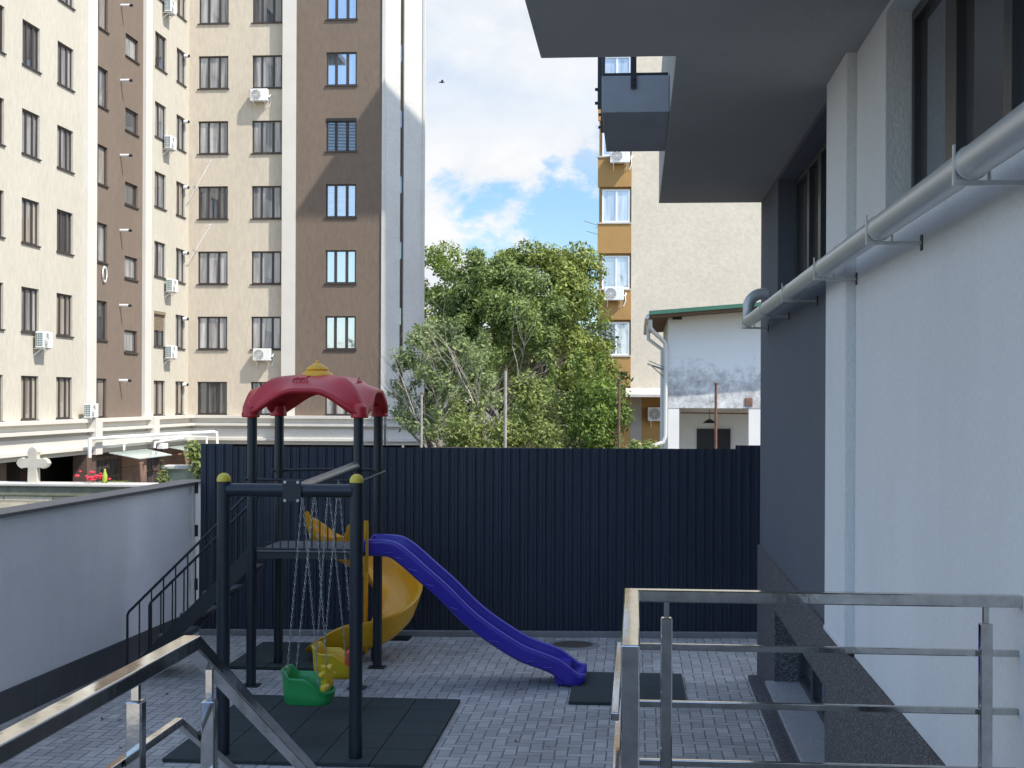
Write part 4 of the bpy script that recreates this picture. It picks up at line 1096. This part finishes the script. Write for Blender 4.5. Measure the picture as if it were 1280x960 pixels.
for r in range(-1, 6):
    vt, vb = 403 - per * r * .988, 445 - per * r * .988
    z0_, z1_ = zrow(vb), zrow(vt)
    zl = zrow(vb + (per - 42)) if r > -1 else LOW
    if r == -1: continue
    MB().box(ox0, ox1 - .002, YO - .04, YO + .118, z0_ - (z1_ - z0_) + .14, z0_ - .03).build('balcony_panel', 'ochre_wall', oh)
    MB().box(ox0 - .04, ox1 - .002, YO - .08, YO + .116, z0_ - .028, z0_ + .03).build('balcony_sill', 'pale_cap', oh)
    wdt = ox1 - ox0 - .22
    window('o', oh, ((ox0 + ox1) / 2 + .06, YO + .02, z0_ + .032), 0, round(wdt, 3), round(z1_ - z0_ - .02, 2), [(.02, .07)], frame='frame_white', pane='pane_ocher', rec=.09, fw=.06, sill=False)
# flat top, then an unseen slab added to cast shadow on the brown front
MB().box(ox0 - .1, 14.1, YO - .1, YO + 4.9, OT + .002, OT + .3).build('roof', 'pale_cap', oh)
MB().box(8.5, 14, YO + .4, YO + 4.6, OT + .302, 32.9).build('added_slab_tower', 'pale_wall', oh)  # unseen upper block, added only to carry the shadow slab
k1 = (Y2 - (YO + 4.8)) / .5
cx = x4 + .9 * k1; cz = on_y(478, 104, Y2).z + 1.32 * k1
kn = (x4 - x3) / .9 + k1
slab_poly = [(cx, YO + 4.8, cz - .3), (cx, Y2 - .5 * kn, cz - .3), (cx + 4.2, Y2 - .5 * kn, cz - .3), (cx + 12, Y2 - .5 * kn - 4.3, cz - .3), (cx + 20, Y2 - .5 * kn - 4.3, cz - .3), (cx + 20, YO + 4.8, cz - .3)]
MB().prism(slab_poly, (0, 0, .3)).build('added_shadow_slab', 'pale_cap', oh)  # added out of view, outline shaped so its shadow crosses the apartment block
ant = MB(); q = on_y(744, 285, YO - .3)
ant.tube([(ox0 + .05, YO + .1, q.z + .1), (q.x, YO - .3, q.z)], .015, 5).tube([on_y(730, 276, YO - .6), on_y(748, 282, YO - .1)], .014, 5).tube([on_y(733, 289, YO - .6), on_y(748, 293, YO - .1)], .014, 5)
ant.build('antenna', 'ac_grille', oh)
put_ac(on_y(775, 205, YO - .045), 0, 'white air conditioner on the topmost visible ochre balcony panel', .92)
put_ac(on_y(767.5, 376, YO - .045), 0, 'white air conditioner on an ochre balcony panel between two windows', .92)
put_ac(on_y(822, 526, YO + 1.0), 0, 'white air conditioner at ground level beside the white outbuilding', .95)

# ------------------------------------------------------------------ white outbuilding
YS = 37.5
sh = thing('outbuilding', 'old whitewashed outbuilding with mould stains and green roof edge', 'building', (2.5, 41, LOW))
sx0_, sx1_ = fx(836, YS), fx(836, YS) + 4.6
zl_, zt2 = on_y(840, 510, YS).z, on_y(840, 392, YS).z
mw = MB().prism([(sx0_, YS, zl_), (sx1_, YS, zl_), (sx1_, YS, zt2 + .30), (sx0_, YS, zt2 + .0)], (0, .25, 0)).build('gable_wall', 'mouldy_whitewash', sh, off=(0, 0, 0)); mw.location = -parent_world(sh)
MB().box(sx0_, sx0_ + .25, YS + .252, YS + 7, LOW, zt2 - .02).build('side_wall', 'whitewash', sh)
pxa, pxb = fx(850, YS), fx(937, YS)
MB().box(sx0_ + .002, pxa, YS + .01, YS + .26, LOW, zl_ - .002).build('porch_pier', 'whitewash', sh)
MB().box(pxb, sx1_, YS + .01, YS + .26, LOW, zl_ - .002).build('porch_pier', 'whitewash', sh)
MB().box(sx0_ + .252, sx1_, YS + 1.5, YS + 1.7, LOW, zl_ + .2).build('porch_back_wall', 'whitewash', sh)
MB().box(sx0_ + .252, sx1_, YS + .262, YS + 1.498, zl_ - .002, zl_ + .12).build('porch_ceiling', 'whitewash', sh)
wx0, wx1 = fx(872, YS + 1.5), fx(914, YS + 1.5)
w_ = MB(); zt3, zb3 = on_y(890, 536, YS + 1.5).z, on_y(890, 575, YS + 1.5).z
w_.box(wx0, wx1, YS + 1.455, YS + 1.498, zt3 - .05, zt3); w_.box(wx0, wx0 + .05, YS + 1.455, YS + 1.498, zb3, zt3 - .051); w_.box(wx1 - .05, wx1, YS + 1.455, YS + 1.498, zb3, zt3 - .051)
wo = w_.build('window', 'black_fit', sh); MB().box(wx0 + .03, wx1 - .03, YS + 1.47, YS + 1.49, zb3, zt3 - .03).build('pane', 'black_fit', wo)
MB().tube([on_y(851, 516, YS + .9), on_y(936, 517, YS + .9)], .02, 6).build('conduit', 'rust', sh)
lx = on_y(887, 512, YS + .9)
MB().tube([lx, on_y(887, 524, YS + .9)], .008, 5).lathe(on_y(887, 528, YS + .9), [(.19, -.02), (.12, .04), (.03, .09)], 12).build('porch_lamp', 'black_fit', sh, smooth=True)
# roof: green edge, brown wooden soffit
OV = .85; re0, re1 = fx(812, YS - OV), sx1_ + .2
zr0, zr1 = on_y(818, 388, YS - OV).z, on_y(946, 378, YS - OV).z
sl2 = (zr1 - zr0) / (fx(946, YS - OV) - fx(818, YS - OV)); zA = zr0 + sl2 * (re0 - fx(818, YS - OV)); zB = zr0 + sl2 * (re1 - fx(818, YS - OV))
MB().prism([(re0, YS - OV, zA - .10), (re1, YS - OV, zB - .10), (re1, YS - OV, zB), (re0, YS - OV, zA)], (0, 9, 0)).build('roof', 'roof_green', sh)
MB().prism([(re0 + .03, YS - OV + .04, zA - .17), (re1, YS - OV + .04, zB - .17), (re1, YS - OV + .04, zB - .102), (re0 + .03, YS - OV + .04, zA - .102)], (0, 8.9, 0)).build('soffit', 'soffit_wood', sh)
dp = MB(); xd = sx0_ - .07
dp.tube([(re0 + .02, YS - .7, zA - .22), (re0 + .03, YS - .6, zA - .42), (re0 + .12, YS - .4, zA - .52), (xd - .02, YS - .1, zA - .78), (xd, YS - .08, zA - .95), (xd, YS - .08, on_y(838, 545, YS).z), (xd - .06, YS - .08, on_y(838, 553, YS).z), (xd - .6, YS - .2, on_y(838, 562, YS).z)], .055, 10)
dp.build('downpipe', 'pipe_white', sh, smooth=True)
MB().tube([(re0, YS + 1.6, zA - .2), (re0, YS + 1.6, zA - .62), (xd - .06, YS + 1.6, zA - .9), (xd - .06, YS + 1.6, LOW)], .05, 8).build('downpipe', 'pipe_white', sh, smooth=True)
gu = MB().tube([(re0 - .05, YS - OV + .05, zA - .14), (re0 - .05, YS + 7, zA - .22)], .06, 8).build('gutter', 'pipe_white', sh, smooth=True)
br_ = MB(); a = on_y(833, 463, YS - .02); b = on_y(810, 455, YS - .4)
br_.bar([a, b], .05, .04); br_.tube([on_y(832, 473, YS - .02), on_y(813, 456, YS - .35)], .014, 5); br_.tube([on_y(811, 451, YS - .4), on_y(830, 459, YS - .1)], .012, 5)
br_.build('cable_bracket', 'ac_grille', sh)
q = on_y(846, 395, YS - .12); MB().box(q.x - .11, q.x + .13, YS - .2, YS - .004, q.z - .09, q.z + .07).build('flood_lamp', 'black_fit', sh, bevel=.01)
q = on_y(936, 502, YS - .05); MB().box(q.x - .1, q.x + .1, YS - .03, YS + .0, q.z - .12, q.z + .1).build('missing_plaster', 'rust', sh, bevel=.03)

# ------------------------------------------------------------------ cemetery corner beyond the boundary wall
YC = 26.0
cwx0, cwx1 = fx(-60, YC), fx(196, YC) + .02
cz_ = on_y(60, 604, YC).z
cwl = thing('stone_wall', 'old limestone block wall with a pale cap behind the boundary wall', 'wall', ((cwx0 + cwx1) / 2, YC, LOW))
MB().box(cwx0, cwx1, YC, YC + .45, LOW, cz_ - .25).build('stonework', 'limestone_blocks', cwl)
MB().box(cwx0, cwx1 - .0, YC - .03, YC + .48, cz_ - .248, cz_ - .06).build('mossy_course', 'mossy_cap', cwl, bevel=.02)
MB().box(cwx0, cwx1 - .12, YC - .08, YC + .5, cz_ - .058, cz_).build('cap', 'pale_cap', cwl, bevel=.015)
q = on_y(42, 604, YC + .25); s_ = (on_y(42, 559, YC + .25).z - q.z) / 1.0
cr = MB(); wa = .115 * s_ * 1.1
def arm(c0, d, sdv, l0, l1, w0, w1):
    pts = [c0 + d * l0 - sdv * w0, c0 + d * (l1 - w1 * 1.5) - sdv * w0, c0 + d * (l1 - w1) - sdv * w1, c0 + d * (l1 - w1 * .35) - sdv * w1 * .62, c0 + d * l1,
           c0 + d * (l1 - w1 * .35) + sdv * w1 * .62, c0 + d * (l1 - w1) + sdv * w1, c0 + d * (l1 - w1 * 1.5) + sdv * w0, c0 + d * l0 + sdv * w0]
    return pts
UX, UZ = Vector((1, 0, 0)), Vector((0, 0, 1)); cc1 = Vector((q.x, q.y - .07, q.z + s_ * .56))
outline = []
def half(d, sdv): return arm(cc1, d, sdv, wa, .46 * s_, wa, .15 * s_)[1:-1]
outline += [cc1 - UX * wa * 1.1 - UZ * .56 * s_] + [cc1 - UX * wa - UZ * wa]
outline += half(-UX, UZ) + [cc1 - UX * wa + UZ * wa]
outline += half(UZ, UX) + [cc1 + UX * wa + UZ * wa]
outline += half(UX, -UZ) + [cc1 + UX * wa - UZ * wa, cc1 + UX * wa * 1.1 - UZ * .56 * s_]
cx_o = MB().prism(outline, (0, .16, 0)).build('stone_cross', 'stone_cross', None, off=(q.x, q.y, q.z), bevel=.006); cx_o.location = q
tag(cx_o, 'pale carved stone cross with pointed arm ends on the limestone wall', 'cross')
fq = on_y(116, 603, YC + .2)
fl = thing('flower_bunch', 'bunch of red flowers lying on the limestone wall cap', 'flowers', (fq.x, fq.y, cz_))
pm_ = MB()
for k in range(26):
    c_ = Vector((fq.x + random.gauss(0, .16), fq.y + random.gauss(0, .06), cz_ + .06 + abs(random.gauss(0, .06)))); r_ = random.uniform(.03, .055)
    pm_.lathe(c_, [(.2 * r_, -.5 * r_), (r_, 0), (.7 * r_, .5 * r_), (.2 * r_, .6 * r_)], 6)
pm_.build('blossoms', 'petal_red', fl)
fs = MB()
for k in range(10):
    c_ = Vector((fq.x + random.uniform(-.1, .5), fq.y + random.uniform(-.05, .05), cz_ + .02)); fs.tube([c_, c_ + Vector((.25, 0, .02))], .006, 4)
fs.build('stems', 'leaf_shrub', fl)
bq = on_y(131, 603, YC + .2)
bt = thing('watering_bottle', 'yellow green bottle standing beside the red flowers', 'bottle', (bq.x, bq.y, cz_))
MB().lathe((bq.x, bq.y, cz_), [(.04, .002), (.048, .02), (.048, .15), (.025, .20), (.018, .235)], 12).build('bottle_body', 'bottle_green', bt, smooth=True)
MB().lathe((bq.x, bq.y, cz_), [(.02, .236), (.02, .255), (.012, .262)], 10).build('bottle_cap', 'cap_yellow', bt, smooth=True)
# mossy low wall with ivy by the fence end
YM = 33.0
mx0, mx1 = fx(207, YM), fx(262, YM); mz = on_y(230, 582, YM).z
mwl = thing('mossy_wall', 'low mossy stone wall with pale cap near the left end of the fence', 'wall', ((mx0 + mx1) / 2, YM, LOW))
MB().box(mx0, mx1, YM, YM + .4, LOW, mz - .09).build('stonework', 'mossy_stone', mwl)
MB().box(mx0 - .06, mx1, YM - .07, YM + .45, mz - .088, mz).build('cap', 'pale_cap', mwl, bevel=.02)

# ------------------------------------------------------------------ vegetation
def leaves(blobs, n, size, seed, flat=.5, shell=.45, droop=0.0):
    """leaf blades scattered through clumps; blobs: (x,y,z,rx,ry,rz)"""
    g = np.random.default_rng(seed); B = np.array(blobs, float)
    vol = (B[:, 3] * B[:, 4] * B[:, 5]) ** (2 / 3); pick = g.choice(len(B), n, p=vol / vol.sum()); b = B[pick]
    d = g.normal(size=(n, 3)); d /= np.linalg.norm(d, axis=1)[:, None]
    r = (1 - shell * g.random(n) ** 1.6) * (1 + .10 * g.normal(size=n))
    c = b[:, :3] + d * b[:, 3:6] * r[:, None]
    nrm = d * .7 + np.array([0, 0, flat]) + g.normal(size=(n, 3)) * .55; nrm /= np.linalg.norm(nrm, axis=1)[:, None]
    t = np.cross(nrm, g.normal(size=(n, 3))); t /= np.linalg.norm(t, axis=1)[:, None]
    t[:, 2] -= droop; t /= np.linalg.norm(t, axis=1)[:, None]
    s = np.cross(nrm, t); s /= np.linalg.norm(s, axis=1)[:, None]
    L_ = size * (.6 + .8 * g.random(n)); W_ = L_ * (.32 + .16 * g.random(n))
    v = np.empty((n, 4, 3))
    v[:, 0] = c - t * (L_ * .5)[:, None]; v[:, 1] = c + s * (W_ * .5)[:, None] + nrm * (L_ * .06)[:, None]; v[:, 2] = c + t * (L_ * .5)[:, None]; v[:, 3] = c - s * (W_ * .5)[:, None] + nrm * (L_ * .06)[:, None]
    return v.reshape(-1, 3)
def leaf_obj(name, verts, m, parent):
    of = np.array(parent_world(parent)) if parent else np.zeros(3); me = bpy.data.meshes.new(name); n = len(verts) // 4
    me.vertices.add(n * 4); me.vertices.foreach_set('co', (verts - of).astype(np.float32).ravel())
    me.loops.add(n * 4); me.loops.foreach_set('vertex_index', np.arange(n * 4, dtype=np.int32))
    me.polygons.add(n); me.polygons.foreach_set('loop_start', np.arange(0, n * 4, 4, dtype=np.int32)); me.polygons.foreach_set('loop_total', np.full(n, 4, dtype=np.int32))
    me.update(); me.validate(); o = bpy.data.objects.new(name, me); COL.objects.link(o); me.materials.append(M[m])
    if parent: o.parent = parent
    return o
def clumps(cx, cy, cz, rx, ry, rz, n, cr, seed, low=-.7):
    g = np.random.default_rng(seed); out = []
    while len(out) < n:
        d = g.normal(size=3); d /= np.linalg.norm(d)
        if d[2] < low: continue
        r = .35 + .62 * g.random() ** .6; k = cr * (.6 + .8 * g.random())
        out.append((cx + d[0] * rx * r, cy + d[1] * ry * r, cz + d[2] * rz * r, k, k, k * .8))
    return out
def branching(mb, p, d, length, r, depth, g, sides=5, spread=.5, up=.15):
    p = Vector(p); pts = [p.copy()]; rs = [r]; q = p.copy(); dd = Vector(d).normalized()
    for k in range(4):
        dd = (dd + Vector((g.gauss(0, .12), g.gauss(0, .12), g.gauss(0, .08) + up * .3))).normalized(); q = q + dd * length / 4; pts.append(q.copy()); rs.append(r * (1 - .14 * (k + 1)))
    mb.tube(pts, rs, sides, cap=False)
    if depth > 0:
        for k in range(3 if depth > 1 else 4):
            i = g.choice([2, 3, 4]); nd = (dd + Vector((g.gauss(0, spread), g.gauss(0, spread), g.gauss(0, spread * .5) + up))).normalized()
            branching(mb, pts[i], nd, length * g.uniform(.55, .8), rs[i] * .65, depth - 1, g, max(3, sides - 1), spread, up)
def tree(name, label, cat, base, blobs, n, size, m, seed, trunk_h, trunk_r, depth=2, shell=.5, droop=0.0, group=None, blen=1.6):
    o = thing(name, label, cat, base, group); g = random.Random(seed)
    mb = MB(); branching(mb, base, (0, 0, 1), trunk_h, trunk_r, 0, g, 8, .1)
    top = Vector(base) + Vector((0, 0, trunk_h * .93))
    for k in range(4): branching(mb, top, (g.gauss(0, .6), g.gauss(0, .6), .9), blen, trunk_r * .6, depth, g, 6, .55, .2)
    mb.build('trunk', 'bark', o, smooth=True)
    leaf_obj('crown', leaves(blobs, n, size, seed, shell=shell, droop=droop), m, o)
    return o
TG = 'trees and shrubs behind the fence'
# yellow-green chestnut, the biggest crown on the right
Yt = 47; c = on_y(692, 380, Yt)
bl = clumps(c.x, Yt, 4.8, 2.0, 2.2, 3.0, 44, .55, 1) + clumps(on_y(662, 325, Yt).x, Yt, 6.95, 1.1, 1.2, 1.2, 14, .42, 2) + clumps(on_y(716, 335, Yt).x, Yt, 6.55, .9, 1.2, 1.3, 14, .42, 22) + clumps(on_y(735, 400, Yt).x, Yt + .5, 4.6, .6, 1.0, 1.8, 12, .4, 23)
tree('chestnut_tree', 'large yellow green broadleaf tree beside the ochre balconies', 'tree', (c.x, Yt, LOW), bl, 34000, .145, 'leaf_chestnut', 1, 4.2, .22, shell=.5, droop=.3, group=TG)
# olive tree in the middle
Yt = 40; c = on_y(632, 400, Yt)
bl = clumps(c.x, Yt, 4.3, 1.7, 1.6, 2.5, 40, .42, 3) + clumps(on_y(610, 345, Yt).x, Yt, 6.1, .9, .9, .9, 16, .32, 4) + clumps(on_y(575, 375, Yt).x, Yt, 5.5, .8, .9, .9, 14, .30, 44) + clumps(on_y(562, 425, Yt).x, Yt, 4.1, 1.0, 1.0, 1.6, 18, .36, 33)
tree('broadleaf_tree', 'dull olive tree in the middle with uneven loose crown', 'tree', (c.x, Yt, LOW), bl, 36000, .125, 'leaf_olive', 3, 3.6, .16, shell=.7, droop=.25, group=TG)
# bright green tree behind the white building corner
Yt = 80; c = on_y(556, 380, Yt)
bl = clumps(c.x, Yt, 6.6, 3.4, 2.4, 4.8, 50, .85, 5)
tree('broadleaf_tree', 'bright green tree half hidden beside the white building corner', 'tree', (c.x, Yt, LOW), bl, 20000, .24, 'leaf_bright', 5, 5, .25, group=TG)
# dark trees filling behind
Yt = 53; c = on_y(690, 460, Yt)
bl = clumps(c.x, Yt, 3.0, 2.6, 1.6, 3.2, 50, .65, 7)
tree('broadleaf_tree', 'shady dark green tree deep behind the chestnut crown', 'tree', (c.x, Yt, LOW), bl, 15000, .2, 'leaf_dark', 7, 3, .2, group=TG)
# grey-green tree with dry branches on the left
Yt = 30; c = on_y(548, 480, Yt)
bl = clumps(c.x, Yt, 3.2, 1.0, .9, 1.6, 36, .22, 8) + clumps(on_y(518, 480, Yt).x, Yt, 3.1, .45, .5, 1.3, 16, .19, 9) + clumps(on_y(592, 480, Yt).x, Yt, 3.3, .8, .8, 1.1, 18, .22, 10) + clumps(on_y(535, 415, Yt).x, Yt, 4.25, .4, .4, .4, 8, .14, 11)
o = tree('drying_tree', 'grey green small tree with bare dry twigs beside the white building corner', 'tree', (c.x, Yt, LOW), bl, 10500, .095, 'leaf_grey', 8, 3.2, .07, depth=2, shell=.9, group=TG, blen=1.3)
dt = MB(); g = random.Random(4)
for k in range(20):
    bq_ = on_y(g.uniform(515, 645), 520, Yt - .3); branching(dt, (bq_.x, Yt + g.uniform(-.9, .1), g.uniform(1.2, 2.8)), (g.gauss(0, .7), g.gauss(-.2, .3), 1.0), g.uniform(.9, 1.5), .017, 2, g, 4, .5, .1)
dt.build('dry_twigs', 'dry_twig', o, smooth=True)
# bright shrub row right behind the fence
Yt = 25.5
for k, (u, zc, rx, rz_, lab, n, m_) in enumerate([(585, 1.9, .75, .75, 'yellow green shrub under the dry twigs behind the fence', 4200, 'leaf_shrub'), (668, 2.05, .80, .95, 'dense mid green shrub just right of the pale pole', 5200, 'leaf_shrub'), (742, 2.15, .62, 1.25, 'tall fresh green shrub with upright shoots near the ochre house', 5200, 'leaf_bright'), (715, 2.0, .5, 1.35, 'slender light green shrub between the two other fence shrubs', 3000, 'leaf_shrub')]):
    c = on_y(u, 500, Yt + .5 * k)
    bl = clumps(c.x, Yt + .5 * k, zc, rx, .7, rz_, 26, .27, 20 + k) + [(c.x + random.gauss(0, rx * .5), Yt + .5 * k, zc + rz_ * random.uniform(.8, 1.15), .09, .09, .28) for _ in range(7)]
    tree('shrub', lab, 'shrub', (c.x, Yt + .5 * k, LOW), bl, int(n * 1.7), .085, m_, 30 + k, 2.6, .04, depth=1, shell=.8, group=TG, blen=1.0)
# rose hedge beside the outbuilding
Yt = 33; c = on_y(803, 550, Yt)
bl = clumps(c.x - .05, Yt, 1.25, .55, .5, .68, 16, .24, 41)
o = tree('rose_hedge', 'low dark hedge with pale yellow roses beside the outbuilding downpipe', 'hedge', (c.x, Yt, LOW), bl, 4200, .10, 'leaf_olive', 41, 2.0, .05, depth=1, shell=.8, blen=.7)
leaf_obj('roses', leaves(bl, 60, .10, 43, shell=.1), 'petal_cream', o)
# ivy on the mossy wall
c = on_y(232, 577, YM - .3)
iv = thing('ivy', 'yellow green ivy climbing over the mossy wall', 'plant', (c.x, YM - .2, LOW))
leaf_obj('foliage', leaves([(c.x + .3, YM - .1, mz + .1, .3, .25, .42), (c.x + .1, YM - .1, mz + .35, .2, .2, .25), (fx(207, YM), YM - .1, mz - .45, .14, .14, .5)], 900, .13, 51, shell=.8), 'leaf_shrub', iv)
MB().tube([(c.x, YM - .2, LOW), (c.x + .1, YM - .15, 0), (c.x + .3, YM - .1, mz + .3)], .03, 6).build('stem', 'bark', iv)
# far tree belt beyond the block so the horizon is closed
for k, (u, Y_, lab) in enumerate([(540, 100, 'distant tree seen low between the corner and the crowns'), (660, 105, 'distant tree behind the middle crowns')]):
    c = on_y(u, 400, Y_); bl = clumps(c.x, Y_, 4, 5, 3, 5, 40, 1.3, 60 + k)
    tree('broadleaf_tree', lab, 'tree', (c.x, Y_, LOW), bl, 6000, .5, 'leaf_dark', 60 + k, 3, .3, group=TG)

# wooded strip behind the viewer, mirrored in the lower windows and the steel
g = np.random.default_rng(77)
bl = [(x, -70 + g.normal() * 4, 2 + abs(g.normal()) * 3.5, 4, 3, 4.5) for x in np.linspace(-75, 20, 40)]
lv = leaves(bl, 22000, .9, 78, shell=.6); o = leaf_obj('distant_woods', lv, 'leaf_olive', None); o['kind'] = 'stuff'

# poles standing beyond the fence
for (u, vt, Yp, m_, lab, r_) in [(527, 492, 21, 'pole_pale', 'thin rusty pole before the white building corner', .016), (632, 462, 21, 'pole_pale', 'pale pole with a cap in front of the middle shrubs', .022), (774, 478, 21, 'rust', 'thin brown pole by the upright shrub near the ochre house', .018), (895, 480, 21, 'rust', 'thin rusty pole in front of the outbuilding porch', .02)]:
    p = on_y(u, vt, Yp); o = thing('metal_pole', lab, 'pole', (p.x, Yp, LOW), 'thin poles beyond the fence')
    MB().tube([(p.x, Yp, LOW), (p.x, Yp, p.z)], r_, 8).build('shaft', m_, o, smooth=True)
    MB().tube([(p.x, Yp, p.z - .005), (p.x, Yp, p.z + .015)], r_ * 1.5, 8).build('tip', 'rust', o)
# rusty coping of the low wall behind the fence
p0, p1 = on_y(540, 561, 20.0), on_y(708, 563, 20.0)
lw_ = thing('low_wall', 'low wall with rusty sheet top just showing over the fence', 'wall', ((p0.x + p1.x) / 2, 20.1, LOW))
MB().box(p0.x, p1.x, 20, 20.3, LOW, p0.z - .02).build('wall_body', 'kerb_concrete', lw_)
MB().box(p0.x - .05, p1.x + .05, 19.93, 20.37, p0.z - .018, p0.z + .012).build('sheet_top', 'rust', lw_)
# bird
p = on_y(553, 103, 90)
bd = MB(); bd.lathe((0, 0, 0), [(.01, -.3), (.07, -.1), (.09, .08), (.05, .22), (.01, .32)], 8)
bo_ = MB()
for vv in bd.v: bo_.v.append(Vector((vv.z, vv.x, vv.y)))
bo_.f = bd.f; bo_.add([(.1, 0, .03), (-.12, 0, .03), (-.25, -.5, .22), (-.1, -.85, .12), (.02, -.5, .24)], [(0, 1, 2, 3, 4)]); bo_.add([(.1, 0, .03), (-.12, 0, .03), (-.25, .5, .22), (-.1, .85, .12), (.02, .5, .24)], [(4, 3, 2, 1, 0)])
bb_ = bo_.build('bird', 'bird_dark', None, off=(0, 0, 0)); bb_.location = p; bb_.scale = (.55, .55, .55); bb_.rotation_euler = (0, R(-12), R(25)); tag(bb_, 'tiny dark bird gliding in front of the white clouds', 'bird')
